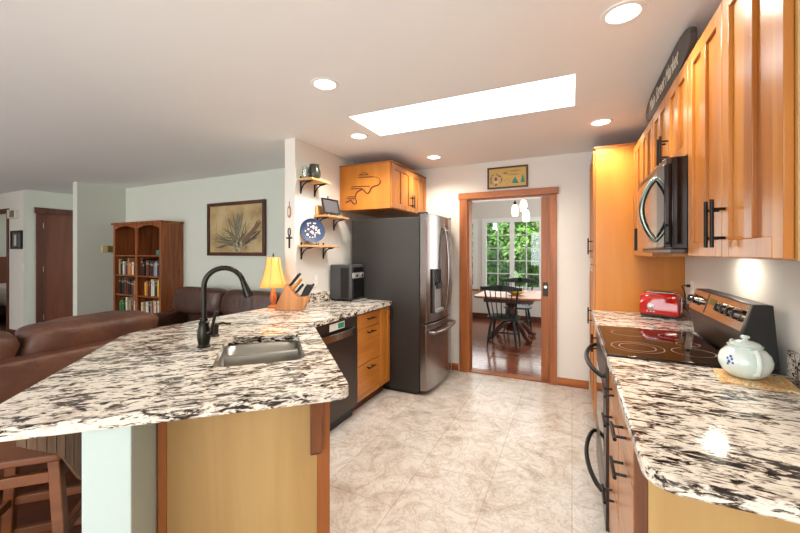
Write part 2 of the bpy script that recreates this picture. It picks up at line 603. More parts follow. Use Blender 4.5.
struct(B().box(-8.80, 2.78, 0, -8.26, 2.9, CZ).box(-9.75, 2.78, 2.1, -8.80, 2.9, CZ).box(-11.9, 2.78, 0, -9.75, 2.9, CZ).build('wall_hall', 'wall', smooth=False))
struct(bx(-12.0, 5.2, 0, -8.26, 5.3, CZ).build('wall_bedroom', 'wall', smooth=False))
struct(bx(-12.0, -2.3, 0, -11.9, 5.2, CZ).build('wall_far_left', 'wall_green', smooth=False))
# rear wall behind the camera, with unseen openings made up to let daylight in
rw = B()
rw.box(-11.9, -2.3, 0, -6.9, -2.2, CZ).box(-6.9, -2.3, 0, -4.3, -2.2, 0.7).box(-6.9, -2.3, 2.2, -4.3, -2.2, CZ).box(-4.3, -2.3, 0, -2.2, -2.2, CZ)
rw.box(-2.2, -2.3, 0, 0.4, -2.2, 0.6).box(-2.2, -2.3, 2.3, 0.4, -2.2, CZ).box(0.4, -2.3, 0, 0.80, -2.2, CZ)
struct(rw.build('wall_rear', 'wall', smooth=False))
# dining room shell
WZ0, WZ1 = 0.645, 2.075
W1 = (-1.693, -0.545)
W2 = (-2.95, -1.875)
dw = B()
dw.box(-3.6, 7.75, 0, 1.12, 7.87, WZ0).box(-3.6, 7.75, WZ1, 1.12, 7.87, 2.95)
dw.box(-3.6, 7.75, WZ0, W2[0], 7.87, WZ1).box(W2[1], 7.75, WZ0, W1[0], 7.87, WZ1).box(W1[1], 7.75, WZ0, 1.12, 7.87, WZ1)
struct(dw.build('wall_dining_back', 'wall', smooth=False))
struct(bx(-3.6, 4.34, 0, -3.48, 7.75, 2.95).build('wall_dining_left', 'wall', smooth=False))
struct(bx(1.0, 4.34, 0, 1.12, 7.75, 2.95).build('wall_dining_right', 'wall', smooth=False))
struct(B().box(-3.48, 4.34, 2.44, 1.0, 4.36, 2.95).box(-3.48, 4.34, 0, -2.38, 4.36, 2.44).build('wall_dining_front', 'wall', smooth=False))

def window(name, xa, xb, halves):
    f = B()
    y0, y1 = 7.735, 7.80
    t = 0.05
    f.box(xa-0.04, y0, WZ0-0.03, xb+0.04, y1, WZ0+t).box(xa-0.04, y0, WZ1-t, xb+0.04, y1, WZ1+0.04)
    f.box(xa-0.04, y0, WZ0+t, xa+t, y1, WZ1-t).box(xb-t, y0, WZ0+t, xb+0.04, y1, WZ1-t)
    if halves:
        mid = (xa+xb)/2
        f.box(mid-0.045, y0, WZ0+t, mid+0.045, y1, WZ1-t)
        cols = [(xa+t, mid-0.045), (mid+0.045, xb-t)]
    else:
        cols = [(xa+t, xb-t)]
    g = B()
    for c0, c1 in cols:
        k = (c0+c1)/2
        g.box(k-0.009, 7.755, WZ0+t, k+0.009, 7.775, WZ1-t)
        for r in range(1, 5):
            z = WZ0+t+(WZ1-WZ0-2*t)*r/5
            g.box(c0, 7.755, z-0.009, c1, 7.775, z+0.009)
    o = struct(f.build(name, 'white', bev=0.004))
    g.build('muntin_grid', 'white', o)
    for c0, c1 in cols:
        bx(c0, 7.78, WZ0+t, c1, 7.784, WZ1-t).build('pane', 'glass', o, smooth=False)
    return o
window('window_1', W1[0], W1[1], True)
window('window_2', W2[0], W2[1], True)
struct(B().box(W1[0]-0.08, 7.70, WZ0-0.06, W1[1]+0.08, 7.75, WZ0-0.031).build('trim_9', 'oak_trim_x'))
struct(B().box(W2[0]-0.08, 7.70, WZ0-0.06, W2[1]+0.08, 7.75, WZ0-0.031).build('trim_10', 'oak_trim_x'))

# kitchen door casing, threshold and pocket door
cs = B()
cs.box(-1.202, 4.172, 0, DX0, 4.199, 2.027).box(DX1, 4.172, 0, -0.146, 4.199, 2.027)
struct(cs.build('trim_1', 'oak_trim', bev=0.003))
struct(B().box(-1.215, 4.165, 2.028, -0.13, 4.199, 2.10).build('trim_2', 'oak_trim_x', bev=0.003))
struct(B().box(DX0+0.001, 4.2, 0, DX0+0.018, 4.34, 2.009).box(DX1-0.018, 4.2, 0, DX1-0.001, 4.235, 2.009).box(DX1-0.018, 4.305, 0, DX1-0.001, 4.34, 2.009).build('trim_3', 'oak_trim'))
struct(B().box(DX0+0.001, 4.2, 2.010, DX1-0.001, 4.34, 2.026).build('trim_4', 'oak_trim_x'))
struct(B().box(-1.202, 4.341, 0, DX0, 4.368, 2.1).box(DX1, 4.341, 0, -0.13, 4.368, 2.1).box(DX0, 4.341, 2.027, DX1, 4.368, 2.1).build('trim_5', 'oak_trim'))
pd = struct(bx(-0.305, 4.245, 0.012, -0.22, 4.29, 2.005).build('door_1', 'maple_edge', bev=0.002))
lp = B().box(-0.285, 4.236, 0.93, -0.235, 4.2445, 1.08)
lp.build('latch_plate', 'bronze', pd, bev=0.003)
B().lathe([(0.016, -0.004), (0.016, 0.0), (0.011, 0.002)], (-0.26, 4.235, 1.03), 16, 'y').build('latch_ring', 'silver', pd)
struct(bx(DX0+0.02, 4.2, 0.001, DX1-0.02, 4.33, 0.012).build('trim_6', 'oak_trim_x'))
# hallway doors and casings
d2 = struct(bx(-8.19, 2.935, 0.01, -8.15, 3.748, 2.098).build('door_2', 'door_brown', bev=0.002))
for z in (0.3, 1.12, 1.86):
    bx(-8.15, 2.978, z-0.045, -8.144, 2.995, z+0.045).build('hinge', 'silver', d2)
B().lathe([(0.012, 0), (0.012, 0.03), (0.03, 0.045), (0.028, 0.07), (0.01, 0.078)], (-8.15, 3.68, 0.95), 16, 'x').build('knob', 'bowl_ivory', d2)
struct(B().box(-8.138, 2.89, 0, -8.118, 2.978, 2.06).box(-8.138, 3.75, 0, -8.118, 3.84, 2.06).box(-8.138, 2.87, 2.06, -8.112, 3.86, 2.16).build('trim_7', 'trim_brown', bev=0.003))
struct(B().box(-8.845, 2.758, 0, -8.79, 2.778, 2.08).box(-9.83, 2.758, 0, -9.75, 2.778, 2.08).box(-9.85, 2.752, 2.08, -8.77, 2.778, 2.16).build('trim_8', 'trim_brown', bev=0.003))
# baseboards
def bb(name, x0, y0, x1, y1, mat='trim_brown', h=0.085):
    struct(bx(x0, y0, 0, x1, y1, h).build(name, mat, bev=0.003))
bb('baseboard_back', -0.14, 4.186, 0.155, 4.199, 'oak_trim_x')
bb('baseboard_back_left', -1.30, 4.186, -1.22, 4.199, 'oak_trim_x')
bb('baseboard_hall', -8.785, 2.766, -8.14, 2.779)
bb('baseboard_stub', -6.549, 2.79, -6.536, 3.40)
bb('baseboard_living', -6.53, 3.406, -2.39, 3.419)
bb('baseboard_dining', -3.47, 7.735, 0.99, 7.749, 'trim_brown', 0.11)

# pony wall that carries the bar, following its 45 degree turn
AX = Vector((-0.70711, 0.70711))
def ab(a, b, z=None):
    p = (-(a+b)*0.70711, (a-b)*0.70711)
    return p if z is None else (p[0], p[1], z)
pw = B().prism([ab(1.343, 0.407), ab(2.789, 0.407), (-2.26, 2.556), (-2.38, 2.556), ab(2.841, 0.525), ab(1.343, 0.533)], 0, 0.876)
struct(pw.build('wall_pony', 'post', bev=0.004, smooth=False))

# ------------------------------------------------------------------ countertops
def rounded(p0, p1, p2, r, n=6):
    """points rounding corner p1"""
    a, b, c = Vector(p0), Vector(p1), Vector(p2)
    u, v = (a-b).normalized(), (c-b).normalized()
    ang = u.angle(v)
    t = r/math.tan(ang/2)
    ctr = b + (u+v).normalized()*(r/math.sin(ang/2))
    s, e = b+u*t - ctr, b+v*t - ctr
    out = []
    for i in range(n+1):
        q = s.lerp(e, i/n)
        q = q.normalized()*r
        out.append(tuple(ctr+q))
    return out

RB = -0.2765
pR, pL = ab(1.297, RB), ab(1.338, 0.829)
inner = (-1.64, 1.64+RB*-1.41421)
L2 = (-2.45, 2.45-0.829*1.41421)
poly = []
poly += rounded(pL, pR, inner, 0.055)
poly += [inner]
poly += rounded(inner, (-1.64, 3.286), (-2.255, 3.286), 0.03)
poly += [(-2.255, 3.286), (-2.255, 2.55), (-2.45, 2.55)]
poly += rounded((-2.45, 2.55), L2, pL, 0.25)
poly += rounded(L2, pL, pR, 0.06)
SA0, SA1, SB0, SB1 = 1.725, 2.29, -0.155, 0.24
def rrect(a0, b0, a1, b1, r):
    c = [(a0, b0), (a1, b0), (a1, b1), (a0, b1)]
    out = []
    for i in range(4):
        out += rounded(c[i-1], c[i], c[(i+1) % 4], r)
    return out
sink_hole = [ab(*p) for p in rrect(SA0, SB0, SA1, SB1, 0.06)]
ct = B().holed(poly, [sink_hole], 0.8775, 0.915).build('countertop', 'gran_pen', bev=0.008)
tag(ct, 'angled white and black granite bar countertop with sink cut-out, by the fridge', 'countertop')
bs = B().box(-2.259, 2.57, 0.916, -2.24, 3.28, 1.015)
bs.build('backsplash', 'gran_pen', ct, bev=0.003)

rc = []
rc += rounded((0.15, 1.99), (0.15, 0.97), (0.779, 0.97), 0.07)
rc += [(0.799, 0.97), (0.799, 1.985), (0.15, 1.985)]
ct2 = B().prism(rc, 0.8775, 0.915).build('countertop', 'gran_x', bev=0.008)
tag(ct2, 'black and cream granite countertop under the teapot, nearest on the right', 'countertop')
bx(0.78, 0.98, 0.916, 0.799, 1.985, 1.017).build('backsplash', 'gran_x', ct2, bev=0.003)
ct3 = B().box(0.15, 2.775, 0.8775, 0.799, 3.515, 0.915).build('countertop', 'gran_x', bev=0.008)
tag(ct3, 'short granite countertop between stove and tall pantry, holding red toaster', 'countertop')
bx(0.78, 2.78, 0.916, 0.799, 3.51, 1.017).build('backsplash', 'gran_x', ct3, bev=0.003)

# ------------------------------------------------------------------ cabinets
def bar_pull(parent, x, z, L=0.13, vert=False, y=0.0, out=0.035, r=0.006):
    b = B()
    if vert:
        b.tube([(x, y-out, z-L/2), (x, y-out, z+L/2)], r, 10)
        for q in (-0.3, 0.3):
            b.tube([(x, y-out, z+q*L), (x, y, z+q*L)], r*0.8, 8)
    else:
        b.tube([(x-L/2, y-out, z), (x+L/2, y-out, z)], r, 10)
        for q in (-0.3, 0.3):
            b.tube([(x+q*L, y-out, z), (x+q*L, y, z)], r*0.8, 8)
    return b.build('handle', 'black_metal', parent)

def door_front(parent, x0, z0, x1, z1, panels=2, mat='maple', rail=0.055, name='door'):
    """framed front in local x/z, thickness y -0.02..0; recessed flat panels"""
    b = B()
    t = 0.02
    b.box(x0, -t, z0, x0+rail, 0, z1).box(x1-rail, -t, z0, x1, 0, z1)
    b.box(x0+rail, -t, z0, x1-rail, 0, z0+rail).box(x0+rail, -t, z1-rail, x1-rail, 0, z1)
    if panels == 2:
        m = (x0+x1)/2
        b.box(m-rail/2, -t, z0+rail, m+rail/2, 0, z1-rail)
    b.box(x0+rail, -0.009, z0+rail, x1-rail, -0.001, z1-rail)
    return b.build(name, mat, parent, bev=0.0018)

def slab_front(parent, x0, z0, x1, z1, mat='maple_x', name='drawer'):
    return bx(x0, -0.02, z0, x1, 0, z1).build(name, mat, parent, bev=0.003)

UXF = 0.476   # carcass front; doors stand 20 mm proud
def upper(label, y1, y0, z0, z1, handles, endpanel=False, hz=0.18):
    t = thing('wall_cabinet', label, 'cabinet', (UXF, y1, 0), -PI/2)
    wd = y1-y0
    d = 0.80-UXF-0.001
    bx(0.001, 0.0005, z0, wd-0.001, d, z1).build('body', 'maple', t, bev=0.002)
    h = wd/2
    for i, (a, b) in enumerate(((0.003, h-0.002), (h+0.002, wd-0.003))):
        dr = door_front(t, a, z0+0.004, b, z1-0.004)
        hx = b-0.028 if i == 0 else a+0.028
        bar_pull(dr, hx, handles, hz, True, -0.02)
    if endpanel:
        e = B()
        x = wd-0.0005
        e.box(x, 0.0, z0, x+0.012, 0.035, z1).box(x, d-0.035, z0, x+0.012, d, z1).box(x, 0.035, z0, x+0.012, d-0.035, z0+0.04).box(x, 0.035, z1-0.04, x+0.012, d-0.035, z1)
        e.build('end_frame', 'maple_tan', t, bev=0.002)
        bx(x, 0.035, z0+0.04, x+0.004, d-0.035, z1-0.04).build('end_panel', 'maple_edge', t)
    return t
upper('honey maple two-door wall cabinet nearest the camera, right of the microwave', 1.965, 1.172, 1.39, 2.26, 1.505, True, 0.16)
upper('short honey maple wall cabinet directly above the microwave', 2.735, 1.967, 1.835, 2.26, 1.95, False, 0.14)
upper('honey maple wall cabinet above red toaster, between microwave and tall pantry', 3.515, 2.737, 1.38, 2.26, 1.50, False, 0.16)

# tall pantry
t = thing('pantry_cabinet', 'tall honey maple pantry cabinet reaching nearly to the ceiling beside back wall', 'cabinet', (0.182, 4.17, 0), -PI/2)
wd = 4.17-3.52
bx(0, 0.0005, 0.0, wd, 0.617, 2.29).build('body', 'maple_gold', t, bev=0.002)
bx(-0.004, -0.012, 2.2905, wd+0.006, 0.617, 2.31).build('top_board', 'maple_edge', t, bev=0.002)
dr = door_front(t, 0.005, 1.30, wd-0.005, 2.28, 2)
bar_pull(dr, wd-0.035, 1.46, 0.14, True, -0.02)
dr = door_front(t, 0.005, 0.10, wd-0.005, 1.29, 2)
bar_pull(dr, wd-0.035, 0.86, 0.14, True, -0.02)

# right base cabinets
def drawer_base(label, loc, rz, wd, depth, cols, name='base_cabinet', fullbody=True):
    t = thing(name, label, 'cabinet', loc, rz)
    bx(0, 0.0005, 0.10, wd, depth, 0.876).build('body', 'maple', t, bev=0.002)
    bx(0, 0.06, 0.0, wd, depth, 0.0995).build('toe_kick', 'trim_brown', t)
    for x0, x1, kind in cols:
        if kind == 'drawers':
            for z0, z1, hz in ((0.735, 0.862, 0.812), (0.417, 0.728, 0.69), (0.112, 0.410, 0.372)):
                dr = slab_front(t, x0+0.002, z0, x1-0.002, z1)
                bar_pull(dr, (x0+x1)/2, hz, 0.13, False, -0.02)
        else:
            dr = door_front(t, x0+0.002, 0.112, x1-0.002, 0.862, 1, rail=0.045)
            if kind == 'pull':
                bar_pull(dr, x1-0.02, 0.79, 0.12, True, -0.02)
    return t
t = drawer_base('honey maple drawer cabinet under the near right countertop', (0.178, 1.972, 0), -PI/2, 0.762, 0.62, [(0.0, 0.375, 'drawers'), (0.379, 0.758, 'drawers')])
bx(0.7625, -0.02, 0.0, 0.775, 0.012, 0.876).build('end_stile', 'corbel_wood', t, bev=0.002)
bx(0.7625, 0.0125, 0.0, 0.772, 0.62, 0.876).build('end_panel', 'maple_tan', t)
drawer_base('honey maple base cabinet under the red toaster, far side of stove', (0.178, 3.515, 0), -PI/2, 0.738, 0.62, [(0.0, 0.366, 'door'), (0.37, 0.736, 'pull')])

# left run
t = drawer_base('orange maple three-drawer cabinet between dishwasher and fridge', (-1.687, 2.664, 0), PI/2, 0.615, 0.571, [(0.0, 0.402, 'drawers'), (0.406, 0.615, 'pull')])
# peninsula sink cabinet with corbel
t = thing('sink_cabinet', 'maple sink base cabinet with tan end panel under the granite peninsula', 'cabinet', (0, 0, 0), math.radians(135))
CA0, CA1, CB0, CB1 = 1.615, 2.57, -0.225, 0.403
bx(CA0, CB0+0.0005, 0.10, CA1, CB1, 0.64).build('body', 'maple', t)
bb_ = B()
bb_.box(CA0, CB0+0.0005, 0.64, CA0+0.018, CB1, 0.876).box(CA0, CB1-0.018, 0.64, CA1, CB1, 0.876).box(CA1-0.018, CB0, 0.64, CA1, CB1, 0.876).box(CA0, CB0+0.0005, 0.64, CA1, CB0+0.018, 0.876)
bb_.build('upper_body', 'maple', t)
bx(CA0, CB0+0.06, 0, CA1, CB1, 0.0995).build('toe_kick', 'trim_brown', t)
bx(CA0-0.006, CB0+0.034, 0.0, CA0-0.0005, CB1-0.03, 0.876).build('end_panel', 'maple_tan', t)
bx(CA0-0.018, CB0-0.02, 0.0, CA0-0.0005, CB0+0.0335, 0.876).build('end_stile', 'maple_edge', t, bev=0.002)
bx(CA0-0.014, CB1-0.0295, 0.0, CA0-0.0005, CB1, 0.876).build('end_stile', 'maple_edge', t, bev=0.002)
mid = (CA0+CA1)/2
for p in ((CA0+0.01, mid-0.002), (mid+0.002, CA1-0.03)):
    o = door_front(t, p[0], 0.112, p[1], 0.862, 1)
    o.location = (0, CB0, 0)
prof = [(CA0-0.0185, 0.8765), (CA0-0.19, 0.8765), (CA0-0.19, 0.845), (CA0-0.165, 0.84), (CA0-0.15, 0.825), (CA0-0.10, 0.80), (CA0-0.065, 0.765), (CA0-0.052, 0.70), (CA0-0.05, 0.56), (CA0-0.0185, 0.535)]
B().prism([(x, z) for x, z in prof], CB0+0.018, CB0+0.064, 'y').build('corbel', 'corbel_wood', t, bev=0.003)

# over-fridge cabinet with carved whale
t = thing('wall_cabinet', 'honey maple cabinet over the fridge with a carved whale on its side', 'cabinet', (-1.648, 3.25, 0), PI/2)
wd, d, z0, z1 = 0.945, 0.608, 1.853, 2.315
bx(0, 0.0005, z0, wd, d, z1).build('body', 'maple_gold', t, bev=0.002)
bx(-0.006, -0.022, z1+0.0005, wd, d, z1+0.016).build('top_board', 'maple_edge', t, bev=0.002)
for i, (a, b) in enumerate(((0.006, wd/2-0.002), (wd/2+0.002, wd-0.004))):
    dr = door_front(t, a, z0+0.006, b, z1-0.006)
    bar_pull(dr, b-0.025 if i == 0 else a+0.025, z0+0.115, 0.14, True, -0.02)
# carving: local y runs into the wall (world -X); place in (u,z) where u = world X from the left edge
def cu(u, z):  # zoom crop coordinates (14..398, 128..455) to side panel coordinates
    X = -2.256 + (u-14)/384*0.608
    zt = z1 - (z-128+(u-14)*0.06)/(330.0)*(z1-z0)
    return (-1.648-X, zt)   # local y, z
cv = B()
belly = [(326, 235), (326, 255), (310, 270), (275, 278), (258, 290), (250, 312), (235, 330), (222, 326), (205, 305), (192, 297), (160, 312), (145, 328), (140, 350), (136, 362), (148, 385), (146, 402), (132, 408), (112, 390), (102, 376), (88, 384), (64, 396)]
cv.tube([(-0.001, *cu(*p)) for p in belly], 0.0075, 6)
for a, b in (((165, 190), (238, 190)), ((160, 207), (272, 207)), ((110, 276), (250, 276)), ((104, 292), (190, 292)), ((76, 352), (140, 352)), ((70, 366), (134, 366))):
    cv.tube([(-0.001, *cu(*a)), (-0.001, *cu(*b))], 0.005, 6)
cv.tube([(-0.001, *cu(*p)) for p in ((178, 188), (192, 174), (208, 170), (222, 178), (238, 190))], 0.003, 6)
cv.tube([(-0.001, *cu(*p)) for p in ((272, 207), (300, 212), (320, 224), (326, 238))], 0.003, 6)
cv.build('whale_carving', 'trim_brown', t)  # dark brown of the lines stands for shade along the carved edges

# ------------------------------------------------------------------ dishwasher
t = thing('dishwasher', 'black stainless dishwasher left of the maple drawers', 'dishwasher', (-1.687, 2.062, 0), PI/2)
bx(0.002, 0.0005, 0.10, 0.597, 0.565, 0.872).build('body', 'black', t)
bx(0.003, -0.026, 0.105, 0.596, 0, 0.762).build('door', 'steel_dark', t, bev=0.004)
bx(0.003, -0.022, 0.765, 0.596, 0, 0.868).build('control_panel', 'steel_dark', t, bev=0.004)
hd = B()
pts = [(0.03+0.54*i/12, -0.026-0.05*math.sin(PI*i/12)**0.5, 0.765) for i in range(13)]
for i in range(12):
    p, q = pts[i], pts[i+1]
    hd.hexa([(p[0], p[1], 0.735), (q[0], q[1], 0.735), (q[0], q[1]+0.018, 0.735), (p[0], p[1]+0.018, 0.735), (p[0], p[1], 0.785), (q[0], q[1], 0.785), (q[0], q[1]+0.018, 0.785), (p[0], p[1]+0.018, 0.785)])
hd.build('handle', 'steel', t)
st = bx(0.20, -0.024, 0.80, 0.40, -0.0225, 0.855).build('magnet_sign', 'white_plate', t)
bx(0.31, -0.0255, 0.808, 0.39, -0.0245, 0.847).build('green_patch', 'sticker', st)
bx(0.08, -0.0275, 0.24, 0.125, -0.0265, 0.25).build('badge', 'silver', t)
bx(0.003, 0.03, 0.0, 0.596, 0.05, 0.0995).build('toe_kick', 'black', t)

# ------------------------------------------------------------------ fridge
t = thing('refrigerator', 'stainless french door refrigerator with dark grey side under the whale cabinet', 'refrigerator', (-1.352, 3.295, 0), PI/2)
FW, FH = 0.80, 1.785
bx(0.0, 0.0, 0.03, FW, 0.78, FH-0.03).build('body', 'fridge_side', t, bev=0.004)
bx(0.02, 0.03, 0.0, FW-0.02, 0.76, 0.0295).build('base_grille', 'black', t)
def fdoor(x0, x1, z0, z1, mat='steel', name='door', bulge=0.05):
    b = B()
    n = 14
    P0 = []
    for i in range(n+1):
        x = x0+(x1-x0)*i/n
        k = (x/FW-0.5)*2
        P0.append((x, -0.072-bulge*(1-k*k)))
    poly = P0+[(x1, -0.006), (x0, -0.006)]
    b.prism(poly, z0, z1, 'z')
    return b.build(name, mat, t, bev=0.004)
dl = fdoor(0.002, FW/2-0.003, 0.715, FH)
dr = fdoor(FW/2+0.003, FW-0.002, 0.715, FH)
fz = fdoor(0.002, FW-0.002, 0.05, 0.70, name='freezer_drawer')
yc = -0.072-0.05
def fh(parent, x, z0, z1, yb):
    b = B()
    n = 14
    pts = [(x, yb-0.02-0.045*math.sin(PI*i/n)**0.6, z0+(z1-z0)*i/n) for i in range(n+1)]
    b.tube([(x, yb+0.01, z0)]+pts+[(x, yb+0.01, z1)], 0.013, 10)
    return b.build('handle', 'steel', parent)
fh(dl, FW/2-0.045, 0.80, 1.66, yc)
fh(dr, FW/2+0.045, 0.80, 1.66, yc)
b = B()
pts = [(0.06+(FW-0.12)*i/14, -0.072-0.05*(1-((0.06+(FW-0.12)*i/14)/FW*2-1)**2)-0.05, 0.615) for i in range(15)]
b.tube([(pts[0][0], -0.08, 0.615)]+pts+[(pts[-1][0], -0.08, 0.615)], 0.016, 10)
b.build('handle', 'steel', fz)
# dispenser on the left door
dp = B()
yd = -0.072-0.05*(1-(0.21/FW*2-1)**2)
dp.box(0.10, yd-0.010, 0.80, 0.30, yd+0.012, 1.24)
o = dp.build('dispenser', 'grey_plastic', dl, bev=0.004)
bx(0.112, yd-0.012, 1.085, 0.288, yd-0.0105, 1.23).build('dispenser_display', 'black_glass', o)
bx(0.112, yd-0.012, 0.85, 0.288, yd-0.0105, 1.07).build('dispenser_recess', 'silver', o)
bx(0.112, yd-0.045, 0.81, 0.288, yd-0.0105, 0.845).build('drip_tray', 'silver', o, bev=0.003)
bx(0.145, yd-0.04, 1.04, 0.255, yd-0.0125, 1.10).build('nozzle', 'black', o, bev=0.004)
B().box(0.0, -0.075, FH+0.0005, 0.06, 0.02, FH+0.018).build('hinge_cover', 'fridge_side', t, bev=0.004)
B().box(FW-0.06, -0.075, FH+0.0005, FW, 0.02, FH+0.018).build('hinge_cover', 'fridge_side', t, bev=0.004)

# ------------------------------------------------------------------ range
t = thing('range', 'black and stainless electric range with glass cooktop in right counter run', 'stove', (0.182, 2.762, 0), -PI/2)
RW = 0.764
bx(0.0, 0.0, 0.06, RW, 0.60, 0.905).build('body', 'black', t, bev=0.003)
bx(0.02, 0.04, 0.0, RW-0.02, 0.58, 0.0595).build('base', 'black', t)
bx(0.002, -0.028, 0.905, RW-0.002, 0.475, 0.922).build('cooktop', 'cooktop', t, bev=0.004)
b = bx(0.002, -0.034, 0.895, RW-0.002, -0.0285, 0.921).build('front_trim', 'steel_warm', t, bev=0.002)
rg = B()
for cx, cy, r in ((0.20, 0.12, 0.085), (0.56, 0.12, 0.115), (0.20, 0.35, 0.075), (0.56, 0.35, 0.085), (0.38, 0.37, 0.05), (0.56, 0.12, 0.08)):
    n = 40
    va = [rg.bm.verts.new((cx+(r-0.0016)*math.cos(2*PI*k/n), cy+(r-0.0016)*math.sin(2*PI*k/n), 0.9224)) for k in range(n)]
    vb = [rg.bm.verts.new((cx+(r+0.0016)*math.cos(2*PI*k/n), cy+(r+0.0016)*math.sin(2*PI*k/n), 0.9224)) for k in range(n)]
    for k in range(n):
        rg._f([va[k], va[(k+1) % n], vb[(k+1) % n], vb[k]])
rg.build('burner_rings', 'ring', t)
od = bx(0.004, -0.035, 0.285, RW-0.004, -0.0005, 0.885).build('oven_door', 'steel_dark', t, bev=0.004)
bx(0.10, -0.0375, 0.38, RW-0.10, -0.0355, 0.72).build('oven_window', 'black_glass', od)
dw_ = bx(0.004, -0.035, 0.065, RW-0.004, -0.0005, 0.278).build('storage_drawer', 'steel_dark', t, bev=0.004)
def bow(parent, z, out=0.055):
    b = B()
    n = 16
    pts = [(0.05+(RW-0.10)*i/n, -0.05-out*math.sin(PI*i/n)**0.7, z) for i in range(n+1)]
    b.tube([(0.05, -0.034, z)]+pts+[(RW-0.05, -0.034, z)], 0.012, 10)
    return b.build('handle', 'black_metal', parent)
bow(od, 0.80)
bow(dw_, 0.235)
# backguard: local y = world X - 0.182
g = B()
side = [(0.490, 0.923), (0.478, 1.00), (0.464, 1.065), (0.50, 1.19), (0.565, 1.19), (0.585, 0.923)]
g.prism([(p[0], p[1]) for p in side], 0.0, RW, 'x')
bk = g.build('backguard', 'black', t, bev=0.004)
f0, f1 = Vector((0.4655, 1.070)), Vector((0.4985, 1.186))
nrm = Vector((-(f1.y-f0.y), f1.x-f0.x)).normalized()
def on(u, x, off):
    p = f0.lerp(f1, u)+nrm*off
    return (x, p.x, p.y)
def slab(x0, x1, u0, u1, o0, o1):
    return B().hexa([on(u0, x0, o0), on(u0, x1, o0), on(u0, x1, o1), on(u0, x0, o1), on(u1, x0, o0), on(u1, x1, o0), on(u1, x1, o1), on(u1, x0, o1)])
slab(0.012, RW-0.012, 0.02, 0.98, 0.0005, 0.004).build('control_panel', 'steel_warm', bk)
slab(0.265, 0.272, 0.08, 0.95, 0.0042, 0.006).build('display_edge', 'black', bk)
slab(0.30, 0.40, 0.55, 0.80, 0.0042, 0.005).build('display', 'lcd', bk)
for i, (x, u) in enumerate(((0.06, 0.52), (0.14, 0.52), (0.205, 0.52), (0.50, 0.55), (0.57, 0.55), (0.64, 0.55), (0.71, 0.55))):
    if i == 2:
        continue
    k = B()
    a, b_ = Vector(on(u, x, 0.0045)), Vector(on(u, x, 0.034))
    k.tube([a, a.lerp(b_, 0.3), a.lerp(b_, 0.35), b_], [0.027, 0.027, 0.0225, 0.020], 18)
    kk = k.build('knob', 'steel', bk)
    e0 = Vector(on(u-0.14, x, 0.036))
    B().tube([Vector(on(u-0.13, x, 0.0365)), Vector(on(u+0.13, x, 0.0365))], 0.004, 6).build('grip', 'black', kk)

# ------------------------------------------------------------------ microwave
t = thing('microwave', 'stainless over-the-range microwave with black side above the cooktop', 'microwave', (0.40, 2.733, 0), -PI/2)
MW = 0.764
bx(0, 0.0, 1.425, MW, 0.398, 1.832).build('body', 'black_glass', t, bev=0.003)
dm = B()
n = 10
pl = [(0.0+0.60*i/n, -0.022-0.006*math.sin(PI*(0.1+0.65*i/n))) for i in range(n+1)]
dm.prism([(0.0, -0.0005)]+pl+[(0.60, -0.0005)], 1.43, 1.80, 'z')
md = dm.build('door', 'steel_warm', t, bev=0.003)
bx(0.602, -0.028, 1.43, MW, -0.0005, 1.80).build('control_panel', 'black_glass', t, bev=0.004)
bx(0.0, -0.02, 1.803, MW, -0.0005, 1.832).build('vent_grille', 'steel_dark', t, bev=0.002)
bx(0.02, 0.0, 1.405, MW-0.02, 0.36, 1.4245).build('underside', 'steel_dark', t, bev=0.003)
hl = bx(0.30, 0.20, 1.4015, 0.46, 0.28, 1.4045).build('hood_lamp', 'can', t)
l = bpy.data.lights.new('hood_bulb', 'AREA')
l.shape = 'RECTANGLE'
l.size, l.size_y = 0.13, 0.05
l.energy = 1.1
l.color = (1.0, 0.87, 0.70)
o = bpy.data.objects.new('hood_bulb', l)
C.objects.link(o)
o.parent = t
o.location = (0.34, 0.28, 1.398)
b = B()
pts = [(0.575, -0.03-0.055*math.sin(PI*i/16)**0.8, 1.47+0.30*i/16) for i in range(17)]
b.tube([(0.575, -0.018, 1.47)]+pts+[(0.575, -0.018, 1.77)], 0.013, 10)
b.build('handle', 'steel_green', md)

# ------------------------------------------------------------------ sink, faucet, soap dispenser
def bowl(bm, a0, b0, a1, b1, z1, z0, r, th=0.0):
    top = rrect(a0, b0, a1, b1, r)
    k = 0.012
    rows = []
    for z, ins, rr in ((z1, 0, r), (z0+0.05, 0.008, r), (z0+0.015, 0.018, r*0.9), (z0, 0.045, r*0.6)):
        rows.append([bm.bm.verts.new(ab(p[0], p[1], z)) for p in rrect(a0+ins, b0+ins, a1-ins, b1-ins, rr)])
    n = len(top)
    for q in range(3):
        for i in range(n):
            bm._f([rows[q][i], rows[q+1][i], rows[q+1][(i+1) % n], rows[q][(i+1) % n]])
    bm._f(rows[3])
    return rows[0]
t = thing('sink', 'undermount double bowl stainless sink in the granite peninsula', 'sink', (0, 0, 0), 0)
am = 2.09
b = B()
bowl(b, SA0-0.003, SB0-0.003, SA1+0.003, SB1+0.003, 0.877, 0.69, 0.06)
o = b.build('basin', 'steel_sink', t, flipcheck=False)
sol = o.modifiers.new('thickness', 'SOLIDIFY')
sol.thickness = 0.002
sol.offset = -1
dv = B()
prof = [(am-0.05, 0.6925), (am-0.022, 0.72), (am-0.018, 0.84), (am-0.012, 0.862), (am, 0.868), (am+0.012, 0.862), (am+0.018, 0.84), (am+0.022, 0.72), (am+0.05, 0.6925)]
nb = 18
rows = []
for k in range(nb+1):
    f = k/nb
    bb0 = SB0+0.012+(SB1-SB0-0.024)*f
    lift = 0.004*abs(2*f-1)**6
    rows.append([dv.bm.verts.new(ab(p[0], bb0, p[1]+(lift if p[1] > 0.75 else 0))) for p in prof])
